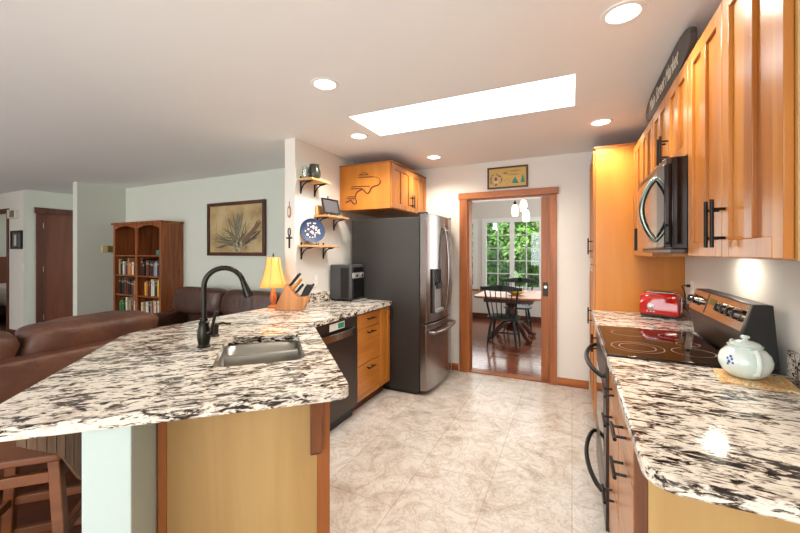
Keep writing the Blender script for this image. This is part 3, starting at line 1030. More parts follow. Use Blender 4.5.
for k in range(nb):
    for q in range(len(prof)-1):
        dv._f([rows[k][q], rows[k][q+1], rows[k+1][q+1], rows[k+1][q]])
dv._f(rows[0])
dv._f(rows[-1])
dv.build('divider', 'steel_sink', t)
for ca in ((SA0+am)/2, (am+SA1)/2):
    B().lathe([(0.04, 0.6905), (0.04, 0.693), (0.03, 0.6935), (0.0282, 0.6915)], ab(ca, (SB0+SB1)/2, 0), 24).build('drain', 'steel_dark', t)

fx, fy = -1.733, 1.272
t = thing('faucet', 'dark bronze gooseneck kitchen faucet behind the sink', 'faucet', (fx, fy, 0.9155), math.radians(45))
B().lathe([(0.033, 0), (0.033, 0.006), (0.028, 0.012), (0.028, 0.02), (0.031, 0.035), (0.033, 0.06), (0.031, 0.09), (0.024, 0.115), (0.026, 0.122), (0.026, 0.13), (0.020, 0.136), (0.020, 0.15)], n=24).build('body', 'bronze', t)
r = 0.095
pts = [(0, 0, 0.15), (0, 0, 0.22), (0, 0, 0.315)] + [(r-r*math.cos(PI*i/14*0.92), 0, 0.315+r*math.sin(PI*i/14*0.92)) for i in range(1, 15)]
B().tube(pts, 0.0135, 14).build('neck', 'bronze', t)
e = Vector(pts[-1])
dirn = (Vector(pts[-1])-Vector(pts[-2])).normalized()
B().tube([e+dirn*0.001, e+dirn*0.02, e+dirn*0.05, e+dirn*0.085, e+dirn*0.09], [0.0145, 0.016, 0.019, 0.025, 0.022], 16).build('spray_head', 'bronze', t)
hb = B().tube([(0.02, -0.018, 0.075), (0.04, -0.034, 0.08)], 0.013, 12)
hb.tube([(0.038, -0.033, 0.08), (0.046, -0.04, 0.12), (0.056, -0.046, 0.16), (0.066, -0.05, 0.19)], [0.0095, 0.008, 0.0075, 0.009], 10)
hb.build('lever', 'bronze', t)
t = thing('soap_dispenser', 'small dark bronze soap dispenser pump right of the faucet', 'soap dispenser', (-1.895, 1.463, 0.9155), math.radians(45))
B().lathe([(0.024, 0), (0.024, 0.006), (0.018, 0.012), (0.018, 0.05), (0.021, 0.055), (0.021, 0.072), (0.014, 0.078)], n=18).build('body', 'bronze', t)
B().tube([(0, 0, 0.068), (0.04, 0, 0.074), (0.085, 0, 0.066)], [0.008, 0.007, 0.006], 8).build('spout', 'bronze', t)

# ------------------------------------------------------------------ things on the left counter
t = thing('toaster_oven', 'grey and black countertop oven beside the fridge', 'toaster oven', (-1.975, 3.045, 0.9155), PI/2)
OW, OD, OH = 0.225, 0.262, 0.366
bx(0, 0.0, 0.018, OW, OD, OH).build('body', 'grey_plastic', t, bev=0.012)
bx(-0.0025, 0.03, 0.03, -0.0005, 0.13, OH-0.03).build('side_panel', 'black', t, bev=0.001)
bx(0.01, -0.014, 0.03, OW-0.01, -0.0005, 0.225).build('door', 'black_glass', t, bev=0.004)
cp = bx(0.01, -0.016, 0.23, OW-0.01, -0.0005, 0.285).build('control_panel', 'silver', t, bev=0.004)
for x in (0.06, 0.165):
    B().lathe([(0.016, 0), (0.015, -0.014), (0.012, -0.016)], (x, -0.0165, 0.257), 16, 'y').build('knob', 'steel', cp)
bx(0.02, -0.012, 0.29, OW-0.02, -0.0005, 0.34).build('display', 'black_glass', t, bev=0.003)
bx(0.02, -0.06, 0.004, OW-0.02, -0.0005, 0.016).build('crumb_tray', 'silver', t, bev=0.002)
for x in (0.02, OW-0.02):
    for y in (0.02, OD-0.02):
        B().lathe([(0.012, 0), (0.012, 0.0175)], (x, y, 0), 12).build('foot', 'black', t)

kx, ky = -2.165, 2.425
KS = 1.12
t = thing('knife_block', 'slanted wooden knife block full of black handled knives on counter corner', 'knife block', (kx, ky, 0.916), math.radians(28))
t.scale = (KS, KS, KS)
# profile in local x (to the right) and z, leaning left-low to right: slots face up and left-forward
prof = [(-0.125, 0.0), (0.09, 0.0), (0.135, 0.115), (0.055, 0.105), (-0.035, 0.205)]
B().prism([(-0.13, 0), (0.085, 0), (0.125, 0.105), (0.045, 0.095), (-0.045, 0.2)], -0.055, 0.055, 'y').build('block', 'block_wood', t, bev=0.004)
rk = random.Random(3)
kn = 0
for r_, (bx0, bz0, bx1, bz1, cnt) in enumerate(((-0.034, 0.190, 0.034, 0.109, 3), (0.058, 0.0985, 0.118, 0.1045, 3))):
    for j in range(cnt):
        for yy in (-0.03, 0.0, 0.03):
            u = (j+0.4)/cnt
            x, z = bx0+(bx1-bx0)*u, bz0+(bz1-bz0)*u
            dx, dz = (0.62, 0.78) if r_ == 0 else (0.45, 0.89)
            L = (0.125-0.02*j if r_ == 0 else 0.095)*rk.uniform(0.9, 1.1)
            col = 'p_orange' if False else ('orange' if (r_ == 0 and j == 1 and yy != 0.03) else 'black')
            names = ('front', 'middle', 'back')[(0 if yy < -0.01 else 1 if yy < 0.01 else 2)]
            rows = (('tallest left', 'second', 'third'), ('fourth', 'fifth', 'rightmost'))[r_][j]
            k = B().tube([(x+dx*0.006, yy, z+dz*0.006), (x+dx*L*0.5, yy, z+dz*L*0.5), (x+dx*L, yy, z+dz*L)], [0.006, 0.0072, 0.008], 8).build('knife', col, None, loc=None)
            k.matrix_world = Matrix.Translation((kx, ky, 0.916)) @ Matrix.Rotation(math.radians(28), 4, 'Z') @ Matrix.Scale(KS, 4)
            tag(k, ('orange' if col == 'orange' else 'black')+' kitchen knife handle, '+names+' slot of the '+rows+' row in the knife block', 'knife', 'knives in the block')
            kn += 1

# ------------------------------------------------------------------ wall shelves and what stands on them
def wall_shelf(label, y0, y1, z, by, arm=0.15):
    t = thing('wall_shelf', label, 'shelf', (-2.259, y0, z), PI/2)
    # local x = +Y along wall, local -y = +X into the room
    wd = y1-y0
    bx(0, -0.165, 0, wd, -0.0005, 0.018).build('board', 'shelf_wood', t, bev=0.002)
    for Y in by:
        x = Y-y0
        b = B()
        b.box(x-0.009, -0.005, -0.115, x+0.009, -0.0005, 0.045)
        b.box(x-0.009, -0.14, -0.0065, x+0.009, -0.005, -0.0005)
        pts = [(x, -0.004, -0.105), (x, -0.012, -0.07), (x, -0.035, -0.035), (x, -0.07, -0.013), (x, -0.12, -0.008)]
        b.tube(pts, 0.006, 8)
        b.build('bracket', 'iron', t)
wall_shelf('highest small wooden wall shelf on black iron brackets', 2.59, 2.87, 2.062, (2.629, 2.829))
wall_shelf('middle wooden wall shelf beside the over-fridge cabinet', 2.816, 3.19, 1.748, (2.869, 3.142))
wall_shelf('lowest wooden wall shelf on black iron brackets, under blue plate', 2.585, 3.01, 1.456, (2.636, 2.964))
v = B().lathe([(0.03, 0), (0.046, 0.01), (0.058, 0.04), (0.058, 0.075), (0.046, 0.115), (0.042, 0.135), (0.046, 0.142), (0.04, 0.142), (0.037, 0.13), (0.03, 0.02)], n=24).build('vase', 'vase_dark')
v.location = (-2.17, 2.715, 2.0805)
tag(v, 'smoky dark pottery vase on the highest wall shelf', 'vase')
v = B().lathe([(0.028, 0), (0.034, 0.01), (0.036, 0.11), (0.034, 0.11), (0.03, 0.014)], n=20).build('drinking_glass', 'vase')
v.location = (-2.19, 2.625, 2.0805)
tag(v, 'clear tumbler left of dark vase on highest wall shelf', 'glass')

t = thing('decorative_plate', 'blue floral plate on wooden stand on lowest wall shelf', 'plate', (-2.172, 2.70, 1.475), math.radians(52))
pl = B()
R_ = Matrix.Rotation(math.radians(-14), 3, 'X')
def pt(x, y, z):
    p = R_ @ Vector((x, y, z-0.0))
    return (p.x, p.y, p.z+0.02)
prof = [(0.001, 0.0), (0.07, 0.0), (0.085, -0.004), (0.117, -0.016), (0.117, -0.012), (0.085, 0.002), (0.06, 0.008), (0.001, 0.008)]
n = 36
rings = []
for r_, h_ in prof:
    rings.append([pl.bm.verts.new(pt(r_*math.cos(2*PI*k/n), h_, 0.117+r_*math.sin(2*PI*k/n))) for k in range(n)])
for q in range(len(rings)-1):
    for k in range(n):
        pl._f([rings[q][k], rings[q][(k+1) % n], rings[q+1][(k+1) % n], rings[q+1][k]])
pl.build('plate', 'plate_blue', t)
rp = random.Random(5)
fw = B()
for i in range(26):
    a_, r_ = rp.uniform(0, 6.28), 0.075*math.sqrt(rp.random())
    cx_, cz_ = r_*math.cos(a_), 0.117+r_*math.sin(a_)+0.006
    rr = rp.uniform(0.006, 0.014)
    fw.mi = 0 if rp.random() < 0.7 else 1
    fw._f([fw.bm.verts.new(pt(cx_+rr*math.cos(2*PI*k/8), -0.0022-0.0001*i, cz_+rr*math.sin(2*PI*k/8))) for k in range(8)])
fw.build('flower_print', ['plate_pink', 'p_white'], t, flipcheck=False)
st = B()
for s_ in (-1, 1):
    st.tube([(s_*0.045, -0.035, 0.004), (s_*0.045, 0.05, 0.004), (s_*0.03, 0.068, 0.09)], 0.004, 6)
    st.tube([(s_*0.045, -0.035, 0.004), (s_*0.045, -0.038, 0.022)], 0.004, 6)
st.tube([(-0.045, 0.05, 0.004), (0.045, 0.05, 0.004)], 0.004, 6)
st.build('stand', 'stool', t)

t = thing('picture_frame', 'black framed photograph on an easel on middle wall shelf', 'picture frame', (-2.16, 2.845, 1.7665), math.radians(84))
Rf = Matrix.Rotation(math.radians(-13), 4, 'X')
fr = B()
fr.box(0, -0.01, 0, 0.235, 0.004, 0.012).box(0, -0.01, 0.143, 0.235, 0.004, 0.155).box(0, -0.01, 0.012, 0.012, 0.004, 0.143).box(0.223, -0.01, 0.012, 0.235, 0.004, 0.143)
bmesh.ops.transform(fr.bm, matrix=Matrix.Translation((0, 0, 0.018)) @ Rf, verts=fr.bm.verts[:])
fr.build('frame', 'black', t)
ph = B().box(0.012, -0.004, 0.012, 0.223, 0.002, 0.143)
bmesh.ops.transform(ph.bm, matrix=Matrix.Translation((0, 0, 0.018)) @ Rf, verts=ph.bm.verts[:])
ph.build('photograph', 'skin_photo', t)
ea = B()
for x in (0.07, 0.165):
    ea.tube([(x, -0.03, 0.0045), (x, 0.06, 0.0045)], 0.0045, 6).tube([(x, -0.03, 0.0045), (x, -0.033, 0.035)], 0.0045, 6)
ea.tube([(0.118, 0.07, 0.0045), (0.118, 0.055, 0.20)], 0.006, 6).tube([(0.07, 0.058, 0.0045), (0.165, 0.058, 0.0045)], 0.0045, 6)
ea.build('easel', 'black', t)
o = bx(0, -0.0, 0, 0.11, 0.012, 0.095).build('plaque', 'shelf_wood', bev=0.003)
o.location = (-2.238, 2.83, 1.7665)
o.rotation_euler = (0, 0, PI/2)
tag(o, 'small tan wooden plaque behind black framed photograph on middle shelf', 'plaque')

# ornaments on the wall end
t = thing('wall_ornament', 'small rounded reddish ornament hanging on narrow wall end, above the cross', 'ornament', (-2.322, 2.5545, 1.72), 0)
B().prism([(0.02*math.cos(a*PI/8), 0.055+0.055*math.copysign(abs(math.sin(a*PI/8))**0.6, math.sin(a*PI/8))) for a in range(16)], -0.008, 0, 'y').build('plate', 'wick', t, bev=0.002)
B().prism([(0.010*math.cos(a*PI/8), 0.055+0.035*math.sin(a*PI/8)) for a in range(16)], -0.011, -0.0085, 'y').build('inset', 'p_white', t)
B().tube([(0, -0.003, 0.11), (0, -0.003, 0.15)], 0.0025, 6).build('hanger', 'iron', t)
t = thing('wall_cross', 'dark looped metal cross hanging on the narrow wall end', 'cross', (-2.322, 2.5545, 1.445), 0)
c_ = B()
c_.box(-0.007, -0.008, 0, 0.007, 0, 0.115).box(-0.032, -0.008, 0.085, 0.032, 0, 0.099)
c_.tube([(0.014*math.sin(2*PI*k/14), -0.004, 0.148-0.034*math.cos(2*PI*k/14)) for k in range(15)], 0.0045, 6)
c_.build('cross', 'iron', t)

def outlet(name, label, loc, rz, plug=False, kind='outlet', mat='white_plate'):
    t = thing(name, label, kind, loc, rz)
    bx(-0.036, -0.006, -0.058, 0.036, 0, 0.058).build('cover_plate', mat, t, bev=0.002)
    if kind == 'outlet':
        for z in (-0.025, 0.025):
            bx(-0.016, -0.009, z-0.014, 0.016, -0.0062, z+0.014).build('socket', 'white', t, bev=0.002)
    else:
        bx(-0.008, -0.013, -0.016, 0.008, -0.0062, 0.016).build('toggle', 'white', t, bev=0.002)
    return t
outlet('wall_outlet', 'white wall outlet below the lowest wall shelf', (-2.2585, 2.84, 1.128), PI/2)
outlet('wall_outlet', 'white wall outlet with black plug behind red toaster', (0.799, 3.33, 1.138), -PI/2)
outlet('light_switch', 'white light switch under small picture in hallway', (-8.26, 2.7785, 1.16), 0, kind='switch')

# ------------------------------------------------------------------ things on the right counter
t = thing('toaster', 'glossy red retro two-slot toaster on the far right counter', 'toaster', (0.615, 3.36, 0.9155), math.radians(-24))
t.scale = (0.86, 1, 1)
tb = B()
n = 16
def tprof(k):
    return [(-0.145, 0.022), (-0.15, 0.04), (-0.148, 0.10), (-0.138, 0.16), (-0.115, 0.185), (0.115, 0.185), (0.138, 0.16), (0.148, 0.10), (0.15, 0.04), (0.145, 0.022)]
rings = []
for y, s_ in ((-0.078, 0.93), (-0.072, 0.97), (-0.055, 1.0), (0.055, 1.0), (0.072, 0.97), (0.078, 0.93)):
    rings.append([tb.bm.verts.new((x*s_, y, 0.022+(z-0.022)*s_)) for x, z in tprof(0)])
for q in range(5):
    for k in range(10):
        tb._f([rings[q][k], rings[q][(k+1) % 10], rings[q+1][(k+1) % 10], rings[q+1][k]])
tb._f(rings[0][::-1])
tb._f(rings[-1])
tb.build('body', 'red', t, bev=0.006, seg=3)
bx(-0.135, -0.068, 0.008, 0.135, 0.068, 0.0215).build('base', 'black', t, bev=0.003)
tp = bx(-0.10, -0.05, 0.1855, 0.10, 0.05, 0.191).build('top_plate', 'silver', t, bev=0.002)
for y in (-0.022, 0.022):
    bx(-0.085, y-0.011, 0.1912, 0.085, y+0.011, 0.1925).build('slot', 'black', tp)
dk = B().lathe([(0.024, 0), (0.024, -0.006), (0.014, -0.009), (0.013, -0.02), (0.010, -0.021)], (-0.055, -0.0785, 0.085), 20, 'y').build('dial', 'silver', t)
for i in range(3):
    B().lathe([(0.006, 0), (0.006, -0.004)], (-0.08+0.025*i, -0.0785, 0.045), 10, 'y').build('button', 'silver', t)
B().box(0.149, -0.012, 0.05, 0.153, 0.012, 0.15).build('lever_slot', 'silver', t, bev=0.001)
bx(0.153, -0.018, 0.125, 0.175, 0.018, 0.14).build('lever', 'black', t, bev=0.003)
c0 = Matrix.Rotation(math.radians(24), 4, 'Z') @ (Vector((0.775, 3.33, 1.16))-Vector((0.615, 3.36, 0.9155)))
c0.x /= 0.86
B().tube([(0.135, 0.06, 0.05), (0.165, 0.05, 0.12), (0.15, 0.08, 0.19), (0.12, 0.12, 0.235), (c0.x-0.03, c0.y, c0.z+0.004), (c0.x, c0.y, c0.z)], 0.0045, 8).build('cord', 'black', t)
B().tube([(c0.x-0.012, c0.y-0.006, c0.z), (c0.x+0.012, c0.y+0.005, c0.z)], 0.011, 8).build('plug', 'black', t)

tm = B().prism(rounded((0.11, -0.1), (-0.11, -0.1), (-0.11, 0.09), 0.012)+rounded((-0.11, -0.1), (-0.11, 0.09), (0.11, 0.09), 0.012)+rounded((-0.11, 0.09), (0.11, 0.09), (0.11, -0.1), 0.012)+rounded((0.11, 0.09), (0.11, -0.1), (-0.11, -0.1), 0.012), 0, 0.006)
tm = tm.build('trivet', 'mat_fabric', bev=0.002)
tm.location = (0.632, 1.848, 0.9155)
tm.rotation_euler = (0, 0, math.radians(-8))
tag(tm, 'orange patterned trivet mat under white teapot', 'trivet')
t = thing('teapot', 'round pale celadon teapot with small blue flower on patterned trivet', 'teapot', (0.615, 1.872, 0.922), math.radians(-86))
t.scale = (0.80, 0.80, 0.97)
B().lathe([(0.055, 0), (0.066, 0.004), (0.086, 0.022), (0.100, 0.048), (0.102, 0.068), (0.093, 0.092), (0.075, 0.110), (0.062, 0.117), (0.062, 0.121), (0.068, 0.123), (0.068, 0.126), (0.05, 0.126)], n=36).build('body', 'teapot', t)
ld = B().lathe([(0.060, 0.1265), (0.061, 0.130), (0.050, 0.138), (0.030, 0.144), (0.012, 0.146), (0.010, 0.150), (0.018, 0.155), (0.019, 0.161), (0.012, 0.165)], n=28).build('lid', 'teapot', t)
B().tube([(0.070, 0, 0.108), (0.105, 0, 0.118), (0.128, 0, 0.098), (0.134, 0, 0.068), (0.122, 0, 0.038), (0.092, 0, 0.026)], [0.010, 0.0105, 0.011, 0.011, 0.010, 0.010], 12).build('handle', 'teapot', t)
B().tube([(-0.085, 0, 0.05), (-0.112, 0, 0.075), (-0.120, 0, 0.095), (-0.130, 0, 0.115), (-0.136, 0, 0.122)], [0.026, 0.021, 0.015, 0.011, 0.010], 14).build('spout', 'teapot', t)
fl2 = B()
# flower sprig printed on the side facing the camera's left
for (az, z, r_) in ((-128, 0.066, 0.007), (-122, 0.076, 0.006), (-133, 0.077, 0.006), (-126, 0.086, 0.006), (-119, 0.062, 0.005), (-131, 0.056, 0.005)):
    a_ = math.radians(az+86-14)
    prof_r = 0.1035 if z < 0.072 else 0.1025-(z-0.07)*0.3
    cp_ = Vector((math.cos(a_)*prof_r, math.sin(a_)*prof_r, z))
    fl2.lathe([(0.001, -0.002), (r_, -0.002), (r_*0.6, 0.0008)], (0, 0, 0), 8)
    vs = fl2.bm.verts[-24:]
    mt = frame_m(cp_, (-math.sin(a_), math.cos(a_), 0), (0, 0, 1))
    for v_ in vs:
        v_.co = mt @ v_.co
fl2.build('flower_print', 'blue', t)

# sign on top of the wall cabinets
t = thing('street_sign', 'dark oval wooden sign with white lettering on top of wall cabinets', 'sign', (0.472, 2.47, 2.2625), 0)
sg = []
for k in range(24):
    a_ = 2*PI*k/24
    sg.append((0.53*math.copysign(abs(math.cos(a_))**0.55, math.cos(a_)), 0.085+0.083*math.copysign(abs(math.sin(a_))**0.8, math.sin(a_))))
B().prism([(p[0], p[1]) for p in sg], -0.012, 0.012, 'x').build('board', 'sign_brown', t, bev=0.004)
text_mesh('lettering', 'Main Street Market', 0.115, 'p_white', t, frame_m((-0.0128, 0.03, 0.088), (0, -1, 0), (0, 0, 1)), shear=0.25, sx=0.78)

# ------------------------------------------------------------------ sampler above the door and painting
t = thing('sampler_picture', 'framed needlework sampler hanging above the dining doorway', 'picture', (-0.655, 4.199, 2.125), 0)
B().box(-0.22, -0.022, 0, 0.22, -0.001, 0.018).box(-0.22, -0.022, 0.225, 0.22, -0.001, 0.243).box(-0.22, -0.022, 0.018, -0.202, -0.001, 0.225).box(0.202, -0.022, 0.018, 0.22, -0.001, 0.225).build('frame', 'table_dark', t, bev=0.002)
cv = B()
cv.box(-0.202, -0.010, 0.018, 0.202, -0.002, 0.225)
rs = random.Random(11)
zz = -0.0104
cv.mi = 1
for i in range(46):
    a_ = rs.uniform(0, 2*PI)
    cv.blob(-0.125+0.058*math.cos(a_)+rs.uniform(-.008, .008), 0.105+0.062*math.sin(a_)*0.95+rs.uniform(-.008, .008), rs.uniform(0.004, 0.009), zz-0.00002*i, 7)
cv.mi = 3
cv.box(-0.15, zz-0.001, 0.07, -0.10, zz, 0.085)
cv.blob(-0.125, 0.108, 0.026, zz-0.0012)
cv.mi = 2
cv.box(-0.142, zz-0.002, 0.09, -0.108, zz-0.0013, 0.112)
cv.prism([(-0.15, 0.112), (-0.10, 0.112), (-0.125, 0.138)], zz-0.002, zz-0.0013, 'y')
cv.mi = 4
for tx, tz, th in ((0.085, 0.06, 0.075), (0.165, 0.055, 0.10), (0.07, 0.055, 0.05), (0.10, 0.05, 0.05)):
    for q in range(3):
        h0 = tz+th*0.22*q
        wq = 0.026*(1-q*0.25)
        cv.prism([(tx-wq, h0), (tx+wq, h0), (tx, h0+th*0.5)], zz-0.001-q*0.0003, zz-0.0002, 'y')
cv.mi = 5
for i in range(13):
    cx_ = rs.uniform(-0.03, 0.05)
    cv.blob(cx_, rs.uniform(0.045, 0.11), 0.004, zz-0.0004, 6)
# stitched writing, too worn to read: rows of looping stitches
for r0, x0_, x1_, zc, hh in ((0, -0.045, 0.005, 0.17, 0.018), (1, 0.02, 0.145, 0.19, 0.016), (2, 0.0, 0.14, 0.15, 0.016)):
    pts = []
    nn = 40
    for i in range(nn):
        f = i/(nn-1)
        pts.append((x0_+(x1_-x0_)*f+0.006*math.sin(i*1.9), zc+hh*math.sin(i*1.3)*(0.6+0.4*math.sin(i*0.7))))
    cv.strip(pts, 0.002, zz-0.0006)
cv.build('embroidery', ['linen', 's_grey', 's_red', 'p_white', 'teal', 'p_olive'], t, smooth=False)

t = thing('painting', 'framed dried flower painting on the pale green living room wall', 'painting', (-4.018, 3.419, 1.36), 0)
PW, PH = 1.07, 0.715
h_ = PW/2
B().box(-h_, -0.035, 0, h_, -0.001, 0.045).box(-h_, -0.035, PH-0.045, h_, -0.001, PH).box(-h_, -0.035, 0.045, -h_+0.045, -0.001, PH-0.045).box(h_-0.045, -0.035, 0.045, h_, -0.001, PH-0.045).build('frame', 'table_dark', t, bev=0.004)
cv = B()
cv.box(-h_+0.045, -0.018, 0.045, h_-0.045, -0.002, PH-0.045)
zz = -0.0184
rs = random.Random(21)
def stroke(a, b_, bend, wd, mi, k):
    cv.mi = mi
    pts = []
    for i in range(9):
        f = i/8
        pts.append((a[0]+(b_[0]-a[0])*f+bend*math.sin(PI*f), a[1]+(b_[1]-a[1])*f))
    cv.strip(pts, wd, zz-0.00003*k)
cv.mi = 2
cv.box(-0.46, zz, 0.22, -0.36, zz+0.0001, 0.225)
cv.box(-0.365, zz, 0.22, -0.36, zz+0.0001, 0.45)
k = 0
root0 = (0.10, 0.10)
for i in range(60):
    an = math.radians(rs.uniform(12, 168))
    L = rs.uniform(0.2, 0.44)*(0.75+0.25*math.sin(an))
    tip = (max(-0.46, min(0.46, root0[0]-0.06+1.25*L*math.cos(an))), min(0.63, root0[1]+L*math.sin(an)*1.15))
    stroke((root0[0]+rs.uniform(-.12, .06), root0[1]+rs.uniform(-.03, .12)), tip, rs.uniform(-.05, .05), rs.uniform(0.003, 0.012), rs.choice((1, 2, 2, 3, 4, 2, 5)), k)
    k += 1
for i in range(16):
    stroke((0.16+rs.uniform(-.02, .05), 0.16+rs.uniform(-.03, .05)), (0.40+rs.uniform(-.03, .07), 0.44+rs.uniform(-.14, .05)), rs.uniform(-.03, .03), rs.uniform(0.008, 0.018), rs.choice((3, 3, 1)), k)
    k += 1
for i in range(8):
    stroke((0.02+rs.uniform(-.02, .02), 0.22), (0.07+rs.uniform(-.03, .09), 0.56+rs.uniform(-.05, .04)), rs.uniform(-.02, .02), rs.uniform(0.006, 0.012), rs.choice((6, 2, 4)), k)
    k += 1
for i in range(36):
    cv.mi = rs.choice((5, 5, 4, 1))
    cv.blob(0.0+rs.gauss(0.0, 0.05)+(0.12 if i % 2 else 0), 0.15+rs.gauss(0, 0.045)-(0.05 if i % 2 else 0), rs.uniform(0.006, 0.02), zz-0.0022-0.00002*i, 7)
for i in range(12):
    stroke((-0.02, 0.18+rs.uniform(-.02, .02)), (-0.36+rs.uniform(-.05, .1), 0.10+rs.uniform(-.03, .14)), 0.0, rs.uniform(0.003, 0.009), rs.choice((1, 2, 4)), k)
    k += 1
cv.build('canvas', ['canvas', 'p_dark', 'p_olive', 'p_rust', 'p_grey', 'p_cream', 'p_blue'], t, smooth=False, flipcheck=False)

# ------------------------------------------------------------------ ceiling lights
cans = ((0.199, 1.825, 'nearest the wall cabinets'), (-1.368, 1.814, 'left of the skylight, nearest the camera'), (-1.709, 2.757, 'left of the skylight, near the shelves'), (-1.352, 3.715, 'between over-fridge cabinet and doorway'), (0.208, 3.281, 'in front of the tall pantry'))
for x, y, d_ in cans:
    t = thing('ceiling_light', 'round recessed ceiling light '+d_, 'ceiling light', (x, y, CZ), 0, 'recessed ceiling lights')
    B().lathe([(0.064, -0.0005), (0.066, -0.006), (0.085, -0.004), (0.087, -0.0005)], n=32).build('trim_ring', 'white', t)
    B().lathe([(0.001, -0.0005), (0.063, -0.0005), (0.06, -0.003), (0.001, -0.004)], n=32).build('lens', 'can', t)
    l = bpy.data.lights.new('can_lamp', 'SPOT')
    l.energy = 30
    l.color = (1.0, 0.9, 0.76)
    l.spot_size = math.radians(150)
    l.spot_blend = 0.6
    l.shadow_soft_size = 0.06
    o = bpy.data.objects.new('can_lamp', l)
    C.objects.link(o)
    o.parent = t
    o.location = (0, 0, -0.03)

# ------------------------------------------------------------------ living room
def sofa(label, loc, rz, halfw, pillows, mat, ztop, backz):
    t = thing('sofa', label, 'sofa', loc, rz)
    hw = halfw
    bx(-hw+0.2, -0.40, 0.06, hw-0.2, 0.26, 0.30).build('base', mat, t, bev=0.03)
    b = B()
    b.pillow((0, 0.345, backz/2+0.03), (hw-0.02, 0.085, backz/2-0.03), 0.16, 24)
    b.build('back', mat, t)
    for s_ in (-1, 1):
        B().pillow((s_*(hw-0.11), -0.06, 0.34), (0.11, 0.40, 0.29), 0.3, 18, 0.01, 3).build('arm', mat, t)
        for y in (-0.34, 0.30):
            bx(s_*(hw-0.22)-0.03, y-0.03, 0, s_*(hw-0.22)+0.03, y+0.03, 0.0595).build('foot', 'black', t)
    for i, (x0_, x1_) in enumerate(pillows):
        c, h2 = (x0_+x1_)/2, (x1_-x0_)/2
        B().pillow((c, -0.12, 0.39), (h2-0.01, 0.33, 0.10), 0.3, 18, 0.012, i).build('seat_cushion', mat, t)
        B().pillow((c, 0.17, ztop-0.16), (h2-0.005, 0.14, 0.17), 0.42, 26, 0.03, i+5, Matrix.Rotation(math.radians(-8), 3, 'X')).build('back_cushion', mat, t)
    return t
# local x = -Y for the first one: back towards the peninsula
sofa('long brown leather sofa with its back to the granite bar', (-3.36, 0.60, 0), -PI/2, 1.34, [(-1.27, -0.44), (-0.43, 0.40), (0.41, 1.25)], 'leather', 0.93, 0.77)
sofa('dark brown leather loveseat under the dried flower painting', (-3.83, 2.93, 0), 0, 1.06, [(-0.88, 0.02), (0.03, 0.90)], 'leather_dark', 0.95, 0.86)

t = thing('table_lamp', 'small lit lamp with amber bell shade on granite counter behind the knife block', 'lamp', (-2.396, 2.43, 0.9155), 0)
B().lathe([(0.045, 0), (0.047, 0.012), (0.02, 0.03), (0.026, 0.06), (0.032, 0.09), (0.02, 0.14), (0.009, 0.165), (0.007, 0.30)], n=20).build('base', 'maple_edge', t)
SP = ((0.117, 0.185), (0.101, 0.235), (0.081, 0.305), (0.066, 0.375), (0.057, 0.445))
sh = B()
rings = []
for r_, h in SP:
    rings.append([sh.bm.verts.new((r_*math.cos(2*PI*k/24), r_*math.sin(2*PI*k/24), h)) for k in range(24)])
for q in range(4):
    for k in range(24):
        sh._f([rings[q][k], rings[q][(k+1) % 24], rings[q+1][(k+1) % 24], rings[q+1][k]])
o = sh.build('lamp_shade', 'shade', t)
md_ = o.modifiers.new('thickness', 'SOLIDIFY')
md_.thickness = 0.003
rb_ = B()
for k in range(0, 24, 4):
    a_ = 2*PI*k/24
    rb_.tube([((r_+0.0012)*math.cos(a_), (r_+0.0012)*math.sin(a_), h) for r_, h in SP], 0.0014, 5)
rb_.build('ribs', 'p_rust', o)
B().lathe([(0.003, 0.30), (0.003, 0.455), (0.007, 0.458), (0.007, 0.468), (0.002, 0.485)], n=12).build('finial', 'bronze', t)
l = bpy.data.lights.new('table_lamp_bulb', 'POINT')
l.energy = 3
l.color = (1, 0.74, 0.42)
l.shadow_soft_size = 0.03
o = bpy.data.objects.new('table_lamp_bulb', l)
C.objects.link(o)
o.parent = t
o.location = (0.025, 0, 0.30)

# bookcase
BX0, BX1, BY0, BY1, BH = -6.26, -5.10, 3.10, 3.415, 1.845
t = thing('bookcase', 'tall oak two-column bookcase in the living room corner', 'bookcase', (BX0, BY0, 0), 0)
W_, D_ = BX1-BX0, BY1-BY0
for x0_ in (0.0, W_-0.045):
    bx(x0_, 0, 0, x0_+0.045, D_, BH-0.03).build('side_panel', 'oak_case', t, bev=0.002)
bx(W_/2-0.028, 0.0, 0.0, W_/2+0.028, D_-0.02, BH-0.03).build('divider', 'oak_case', t, bev=0.002)
bx(0.045, D_-0.018, 0, W_-0.045, D_, BH-0.03).build('back_panel', 'oak_dark', t)
bx(-0.02, -0.025, BH-0.0295, W_+0.02, D_, BH).build('top_board', 'oak_case', t, bev=0.004)
cols = ((0.0455, W_/2-0.0285), (W_/2+0.0285, W_-0.0455))
shz = (1.365, 1.072, 0.785, 0.495, 0.2)
for c0_, c1_ in cols:
    for z in shz:
        bx(c0_, 0.006, z-0.02, c1_, D_-0.0185, z).build('shelf', 'oak_case', t, bev=0.001)
    n = 8
    ar = [(c0_, BH-0.0305), (c0_, BH-0.10)] + [(c0_+(c1_-c0_)*i/n, BH-0.10+0.045*min(1, 3*min(i/n, 1-i/n))) for i in range(1, n)] + [(c1_, BH-0.10), (c1_, BH-0.0305)]
    B().prism(ar, 0.0, 0.018, 'y').build('valance', 'oak_case', t)
    bx(c0_, 0.02, 0.0, c1_, 0.04, 0.10).build('plinth', 'oak_case', t)
ORD = ('first', 'second', 'third', 'fourth', 'fifth', 'sixth', 'seventh', 'eighth', 'ninth', 'tenth', 'eleventh', 'twelfth', 'thirteenth', 'fourteenth')
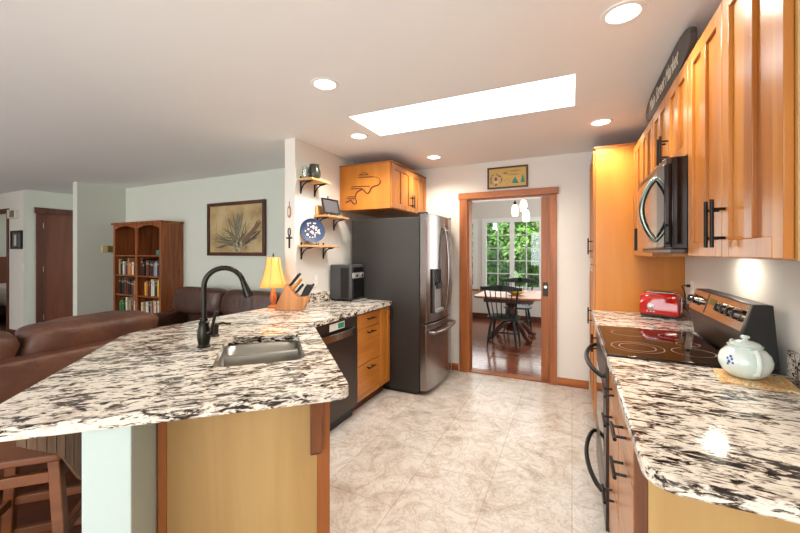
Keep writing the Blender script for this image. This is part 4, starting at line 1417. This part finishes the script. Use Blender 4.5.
PAL = {'cream': (212, 200, 172), 'white': (206, 204, 196), 'black': (32, 30, 32), 'dark green': (30, 66, 42), 'green': (40, 110, 62), 'dark red': (96, 34, 28), 'brown': (92, 60, 42), 'tan': (168, 132, 92), 'yellow': (214, 166, 44), 'blue': (52, 70, 110), 'grey': (128, 128, 128), 'orange': (196, 112, 54), 'pale blue': (140, 158, 176), 'maroon': (66, 30, 34)}
for k_, c in PAL.items():
    M['book_'+k_] = base('book_cover_'+k_.replace(' ', '_'), c, 0.55)
rows = {(0, 1): ('upper', 'left', 'tan black white cream,dark red,tan,orange,cream,black,white'.replace('tan black white cream', 'tan,black,white')),
        (0, 2): ('middle', 'left', 'black,maroon,black,brown,dark red,black,maroon,brown,tan,black'),
        (0, 3): ('lower', 'left', 'green,dark green,green,black,cream,grey,tan,brown,white,black'),
        (1, 1): ('upper', 'right', 'maroon,black,brown,dark red,black,maroon,grey,pale blue,black,grey'),
        (1, 2): ('middle', 'right', 'yellow,orange,black,dark red,cream,white,black,brown,yellow,blue'),
        (1, 3): ('lower', 'right', 'cream,tan,white,cream,black,grey,orange,cream,brown,white,tan')}
rbk = random.Random(17)
for (ci, ri), (vn, hn, cl_) in rows.items():
    cols_ = cl_.split(',')
    c0_, c1_ = cols[ci]
    x = c0_+(0.10 if (ci, ri) == (1, 2) else 0.03)
    avail = (c1_-0.008-x)/len(cols_)
    for i, cn in enumerate(cols_):
        wb = avail*rbk.uniform(0.78, 0.97)
        hb_ = rbk.uniform(0.17, 0.245)
        db_ = rbk.uniform(0.15, 0.2)
        b = B()
        y0_ = BY0+0.03+rbk.uniform(0, 0.02)
        b.box(0, 0, 0, wb, db_, hb_)
        b.mi = 1
        for zf in (0.75, 0.82):
            b.box(0.002, -0.0006, hb_*zf, wb-0.002, 0.0, hb_*(zf+0.025))
        b.mi = 2
        b.box(0.003, 0.004, hb_, wb-0.003, db_-0.002, hb_+0.0012)
        o = b.build('book', ['book_'+cn, 'bowl_ivory' if cn not in ('cream', 'white', 'tan') else 'p_rust', 'p_white'])
        o.location = (BX0+x, y0_, shz[ri]+0.0006)
        tag(o, '%s book, %s from the left on the %s %s shelf of the oak bookcase' % (cn, ORD[i], vn, hn), 'book', 'books in the oak bookcase')
        x += avail
o = bx(0, 0, 0, 0.11, 0.07, 0.07).build('keepsake_box', 'teal', bev=0.006)
o.location = (BX0+cols[1][1]-0.17, BY0+0.06, shz[0]+0.0006)
tag(o, 'small teal keepsake box on the top right shelf of bookcase', 'box')
t = thing('photo_frame', 'small leaning photo frame on top left shelf of bookcase', 'picture frame', (BX0+cols[0][1]-0.16, BY0+0.16, shz[0]+0.0055), 0)
f_ = B().box(0, 0, 0, 0.12, 0.012, 0.16)
bmesh.ops.transform(f_.bm, matrix=Matrix.Rotation(math.radians(-18), 4, 'X'), verts=f_.bm.verts[:])
f_.build('frame', 'table_dark', t)
f_ = B().box(0.015, -0.001, 0.015, 0.105, -0.0002, 0.145)
bmesh.ops.transform(f_.bm, matrix=Matrix.Rotation(math.radians(-18), 4, 'X'), verts=f_.bm.verts[:])
f_.build('photograph', 'skin_photo', t)

# stub wall thermostat, hall picture, chime
t = thing('thermostat', 'brass and white thermostat on the stub wall beside bookcase', 'thermostat', (-6.549, 3.159, 1.457), PI/2)
bx(-0.075, -0.02, -0.055, 0.0, -0.0005, 0.055).build('case', 'bowl_ivory', t, bev=0.004)
bx(0.005, -0.018, -0.05, 0.07, -0.0005, 0.05).build('dial_plate', 'brass', t, bev=0.004)
t = thing('hall_picture', 'small black framed black and white picture on the hall wall', 'picture', (-8.47, 2.779, 1.46), 0)
B().box(-0.2, -0.03, 0, 0.2, -0.001, 0.03).box(-0.2, -0.03, 0.28, 0.2, -0.001, 0.31).box(-0.2, -0.03, 0.03, -0.17, -0.001, 0.28).box(0.17, -0.03, 0.03, 0.2, -0.001, 0.28).build('frame', 'black', t, bev=0.003)
c_ = B().box(-0.17, -0.012, 0.03, 0.17, -0.002, 0.28)
c_.mi = 1
c_.box(-0.10, -0.0125, 0.06, -0.02, -0.0121, 0.24)
c_.mi = 2
c_.box(0.0, -0.0125, 0.03, 0.05, -0.0121, 0.28)
c_.build('print', ['skin_photo', 'p_white', 'p_dark'], t)
t = thing('door_chime', 'square beige door chime box high on the hall wall', 'door chime', (-8.57, 2.779, 1.98), 0)
bx(-0.16, -0.05, 0, 0.13, -0.001, 0.15).build('cover', 'p_white', t, bev=0.006)
bx(-0.05, -0.052, 0.02, 0.12, -0.0505, 0.13).build('grille', 'p_grey', t)

# bed seen through the hall doorway
t = thing('bed', 'quilted bed with dark wooden headboard seen through hall doorway', 'bed', (-10.75, 3.9, 0), 0)
bx(-1.04, -0.74, 0.12, 1.0, 0.74, 0.34).build('frame', 'table_dark', t, bev=0.01)
for x in (-0.95, 0.92):
    for y in (-0.66, 0.66):
        bx(x-0.04, y-0.04, 0, x+0.04, y+0.04, 0.1195).build('leg', 'table_dark', t)
B().pillow((-0.02, 0, 0.5), (1.0, 0.73, 0.16), 0.2, 18).build('mattress', 'white', t)
B().pillow((0.02, 0, 0.52), (0.99, 0.755, 0.19), 0.18, 20, 0.008, 2).build('quilt', 'quilt', t)
bx(-1.10, -0.78, 0.1, -1.05, 0.78, 1.30).build('headboard', 'door_brown', t, bev=0.01)

# ------------------------------------------------------------------ bar stool tucked under the overhang
t = thing('bar_stool', 'orange wooden bar stool with curved back under the granite bar', 'stool', (-1.985, 0.70, 0), math.radians(45))
SZ = 0.615
q_ = 0.165
B().prism(rounded((q_, -q_), (-q_, -q_), (-q_, q_), 0.03)+rounded((-q_, -q_), (-q_, q_), (q_, q_), 0.03)+rounded((-q_, q_), (q_, q_), (q_, -q_), 0.03)+rounded((q_, q_), (q_, -q_), (-q_, -q_), 0.03), SZ, SZ+0.028).build('seat', 'stool', t, bev=0.006)
for sx_ in (-1, 1):
    for sy_ in (-1, 1):
        x0_, y0_, x1_, y1_ = sx_*0.125, sy_*0.125, sx_*0.185, sy_*0.185
        q = 0.019
        B().hexa([(x1_-q, y1_-q, 0), (x1_+q, y1_-q, 0), (x1_+q, y1_+q, 0), (x1_-q, y1_+q, 0), (x0_-q, y0_-q, SZ-0.0005), (x0_+q, y0_-q, SZ-0.0005), (x0_+q, y0_+q, SZ-0.0005), (x0_-q, y0_+q, SZ-0.0005)]).build('leg', 'stool', t, bev=0.004)
def rail(z, r, thk, name='stretcher', w_=0.011):
    for s_ in range(4):
        m_ = Matrix.Rotation(s_*PI/2, 4, 'Z')
        b = B().box(-r+0.018, -r-w_, z-thk/2, r-0.018, -r+w_, z+thk/2)
        bmesh.ops.transform(b.bm, matrix=m_, verts=b.bm.verts[:])
        b.build(name, 'stool', t, bev=0.003)
rail(0.55, 0.132, 0.04, 'apron')
rail(0.33, 0.153, 0.035)
rail(0.18, 0.168, 0.035)
bk_ = B()
n = 26
ri, ro = 0.236, 0.262
a0_, a1_ = math.radians(-74), math.radians(74)
def zbot(t_):
    d = abs(math.degrees(t_))
    for (d0, z0_), (d1, z1_) in zip(((0, 0.50), (33, 0.51), (50, 0.66), (74, 0.73)), ((33, 0.51), (50, 0.66), (74, 0.73), (90, 0.75))):
        if d <= d1:
            return z0_+(z1_-z0_)*(d-d0)/(d1-d0)
    return 0.75
for i in range(n):
    t0, t1 = a0_+(a1_-a0_)*i/n, a0_+(a1_-a0_)*(i+0.9)/n
    P_ = []
    for za, zb in ((zbot(t0), zbot(t1)), (0.862, 0.862)):
        P_ += [(ri*math.cos(t0), ri*math.sin(t0), za), (ro*math.cos(t0), ro*math.sin(t0), za), (ro*math.cos(t1), ro*math.sin(t1), zb), (ri*math.cos(t1), ri*math.sin(t1), zb)]
    bk_.hexa(P_)
bk_.build('backrest', 'stool_back', t)
rr_ = B()
rr_.tube([(ri*math.cos(a0_+(a1_-a0_)*i/16), ri*math.sin(a0_+(a1_-a0_)*i/16), 0.845) for i in range(17)], 0.009, 6)
for a_ in (-0.35, 0.35):
    rr_.tube([(0.13*math.cos(a_), 0.13*math.sin(a_), 0.575), (0.24*math.cos(a_), 0.24*math.sin(a_), 0.575)], 0.012, 8)
rr_.build('back_rail', 'stool', t)

# ------------------------------------------------------------------ dining room
t = thing('dining_table', 'oak pedestal dining table with dark base in the dining room', 'table', (-0.89, 6.15, 0), 0)
hw, hd_ = 0.50, 0.62
B().prism(rounded((hw, -hd_), (-hw, -hd_), (-hw, hd_), 0.12)+rounded((-hw, -hd_), (-hw, hd_), (hw, hd_), 0.12)+rounded((-hw, hd_), (hw, hd_), (hw, -hd_), 0.12)+rounded((hw, hd_), (hw, -hd_), (-hw, -hd_), 0.12), 0.705, 0.735).build('tabletop', 'table_wood', t, bev=0.008)
bx(-0.36, -0.46, 0.63, 0.36, 0.46, 0.7045).build('apron', 'table_dark', t, bev=0.004)
B().lathe([(0.10, 0.14), (0.11, 0.18), (0.06, 0.24), (0.075, 0.34), (0.10, 0.42), (0.07, 0.52), (0.10, 0.58), (0.12, 0.6295)], n=24).build('pedestal', 'table_dark', t)
for k in range(4):
    a_ = PI/4+k*PI/2
    c_, s_ = math.cos(a_), math.sin(a_)
    B().tube([(c_*q, s_*q, z) for q, z in ((0.05, 0.26), (0.16, 0.25), (0.27, 0.17), (0.36, 0.07), (0.43, 0.035), (0.46, 0.035))], [0.045, 0.045, 0.04, 0.036, 0.035, 0.03], 10).build('leg', 'table_dark', t)
b = B().lathe([(0.05, 0), (0.06, 0.004), (0.11, 0.03), (0.135, 0.05), (0.138, 0.055), (0.13, 0.054), (0.10, 0.032), (0.05, 0.012)], n=28).build('fruit_bowl', 'yellow')
b.location = (-0.80, 5.95, 0.7358)
tag(b, 'shallow yellow bowl in the middle of the dining table', 'bowl')

def windsor(label, loc, rz):
    t = thing('dining_chair', label, 'chair', loc, rz, 'windsor dining chairs')
    # chair faces local -y; backrest at +y
    b = B()
    b.pillow((0, 0, 0.437), (0.235, 0.215, 0.021), 0.5, 18)
    b.build('seat', 'chair_black', t)
    for sx_ in (-1, 1):
        for sy_ in (-1, 1):
            B().tube([(sx_*0.15, sy_*0.14, 0.425), (sx_*0.172, sy_*0.165, 0.30), (sx_*0.19, sy_*0.185, 0.16), (sx_*0.208, sy_*0.205, 0.001)], [0.013, 0.021, 0.017, 0.011], 10).build('leg', 'chair_black', t)
        B().tube([(sx_*0.185, -0.18, 0.19), (sx_*0.18, 0, 0.19), (sx_*0.185, 0.18, 0.19)], [0.008, 0.014, 0.008], 8).build('stretcher', 'chair_black', t)
    B().tube([(-0.18, 0, 0.19), (0, 0, 0.19), (0.18, 0, 0.19)], [0.008, 0.014, 0.008], 8).build('stretcher', 'chair_black', t)
    for i in range(7):
        f = (i-3)/3
        B().tube([(f*0.17, 0.185-0.02*f*f, 0.445), (f*0.20, 0.225-0.02*f*f, 0.62), (f*0.235, 0.275-0.02*f*f, 0.865)], [0.009, 0.0075, 0.006] if abs(f) < 1 else [0.014, 0.016, 0.012], 8).build('spindle', 'chair_black', t)
    c_ = B()
    n = 14
    for i in range(n):
        def q(k):
            f = (k/n-0.5)*2
            zt = 0.925-0.018*abs(f)**3+0.012*math.cos(f*PI*1.0)
            if abs(f) > 0.9:
                zt += 0.012
            return f*0.295, 0.285-0.03*f*f, 0.845+0.012*abs(f)**2, zt
        x0_, y0_, l0, h0 = q(i)
        x1_, y1_, l1, h1 = q(i+1)
        c_.hexa([(x0_, y0_-0.009, l0), (x1_, y1_-0.009, l1), (x1_, y1_+0.009, l1), (x0_, y0_+0.009, l0), (x0_, y0_+0.001, h0), (x1_, y1_+0.001, h1), (x1_, y1_+0.017, h1), (x0_, y0_+0.017, h0)])
    bmesh.ops.remove_doubles(c_.bm, verts=c_.bm.verts[:], dist=1e-5)
    c_.build('crest_rail', 'chair_black', t)
    return t
ch = windsor('black windsor dining chair nearest the doorway, its back to the kitchen', (-0.925, 5.60, 0), PI)
dup(ch, (-0.87, 6.72, 0), 0, 'black windsor dining chair on the window side of the table')

t = thing('pendant_light', 'cluster of three small mosaic glass pendant lights above dining table', 'pendant light', (-0.74, 6.0, 2.9495), 0)
B().lathe([(0.001, 0), (0.12, 0), (0.12, -0.02), (0.02, -0.03)], n=28).build('canopy', 'bronze', t)
for x, y, zt, zb in ((-0.079, 0.0, 2.165, 1.975), (0.05, 0.0, 2.235, 2.045), (0.087, 0.0, 2.075, 1.885)):
    tt = zt-2.9495
    bt = zb-2.9495
    B().tube([(x, y, -0.02), (x, y, tt+0.03)], 0.004, 6).build('cord', 'black', t)
    B().lathe([(0.006, tt+0.05), (0.02, tt+0.045), (0.024, tt+0.005), (0.02, tt)], (x, y, 0), 14).build('socket', 'bronze', t)
    H = tt-bt
    B().lathe([(0.025, bt+H), (0.042, bt+H*0.9), (0.055, bt+H*0.65), (0.058, bt+H*0.42), (0.05, bt+H*0.15), (0.042, bt), (0.038, bt+0.003)], (x, y, 0), 20).build('shade', 'pendant', t)
t = thing('wall_plaque', 'small pale teal framed plaque high on dining room wall', 'plaque', (-1.985, 7.749, 2.44), 0)
B().box(-0.06, -0.015, 0, 0.06, -0.001, 0.14).build('frame', 'p_white', t, bev=0.003)
B().box(-0.04, -0.017, 0.02, 0.04, -0.0152, 0.12).build('print', 'teal', t)

# ------------------------------------------------------------------ outside the dining room windows
struct(bx(-40, 7.9, -0.6, 40, 90, -0.45).build('ground', 'grass', smooth=False))
def tree(label, loc, rad, h0, n, seed, kinds, name='leafy_tree', grp='trees outside the dining windows', ls=1.0):
    rx, ry, rz_ = rad
    t = thing(name, label, 'tree' if name == 'leafy_tree' else 'shrub', loc, 0, grp)
    rt = random.Random(seed)
    tr = B()
    tr.tube([(0, 0, 0), (0.03, 0.02, h0*0.5), (-0.02, 0.03, h0), (0.05, 0, h0+rz_*0.8)], [0.08, 0.065, 0.045, 0.012], 9)
    for i in range(7):
        a_ = rt.uniform(0, 6.28)
        z = h0*rt.uniform(0.6, 1.0)
        L = min(rx, ry)*rt.uniform(0.5, 0.9)
        tr.tube([(0, 0, z), (L*0.5*math.cos(a_), L*0.5*math.sin(a_), z+L*0.3), (L*math.cos(a_), L*math.sin(a_), z+L*0.45)], [0.03, 0.02, 0.008], 6)
    tr.build('trunk', 'bark', t)
    lv = B()
    cl = []
    while len(cl) < 46:
        p = Vector((rt.uniform(-1, 1), rt.uniform(-1, 1), rt.uniform(-1, 1)))
        if max(abs(p.x), abs(p.y))**2.5+abs(p.z)**2.5 < 1:
            cl.append(Vector((p.x*rx, p.y*ry, h0+p.z*rz_)))
    for i in range(n):
        q = Vector((rt.gauss(0, 1), rt.gauss(0, 1), rt.gauss(0, 1))).normalized()*rt.uniform(0.2, 1)**0.5*0.34
        p = rt.choice(cl)+q
        if p.z < 0.05:
            continue
        nrm = (q.normalized()+Vector((rt.uniform(-.6, .6), rt.uniform(-1.2, .3), rt.uniform(-.1, 1)))).normalized()
        u = nrm.orthogonal().normalized()
        u = Matrix.Rotation(rt.uniform(0, 6.28), 3, nrm) @ u
        v_ = nrm.cross(u)
        s_ = rt.uniform(0.05, 0.1)*ls
        lv.mi = rt.randrange(len(kinds))
        vs = [lv.bm.verts.new(p+a) for a in (u*s_, v_*s_*0.55+nrm*s_*0.12, -u*s_, -v_*s_*0.55+nrm*s_*0.12)]
        lv._f(vs)
    lv.build('foliage', ['leaf%d' % k for k in kinds], t, smooth=False, flipcheck=False)
for i, (x, lab) in enumerate(((-5.65, 'dark green leafy tree left of the far left dining window view'), (-3.3, 'bright green leafy tree seen through the left dining windows'), (-0.95, 'yellow-green leafy tree seen through the right half of dining window'), (1.4, 'green leafy tree hidden mostly right of the dining window'))):
    tree(lab, (x, 11.6, -0.45), (0.8, 0.7, 1.55), 2.0, 9000, i+1, ((0, 1), (1, 3, 0), (3, 1, 1, 0), (1, 0))[i])
for i, (x, lab) in enumerate(((-5.9, 'behind the leftmost tree'), (-2.6, 'in the gap between the two bright trees'), (0.7, 'behind the trees at right'))):
    tree('tall deep green background tree '+lab, (x, 14.8, -0.45), (1.28, 0.9, 2.2), 2.5, 9000, 20+i, (0, 1, 0, 2), ls=1.4)
for i, (x, lab) in enumerate(((-3.3, 'left'), (-1.95, 'centre'), (-0.6, 'right'))):
    tree('low dark green shrub below the trees, %s of the dining window view' % lab, (x, 9.7, -0.45), (0.34, 0.3, 0.72), 1.05, 4200, 40+i, (0, 1, 0, 2), 'leafy_shrub', 'shrubs below the trees')
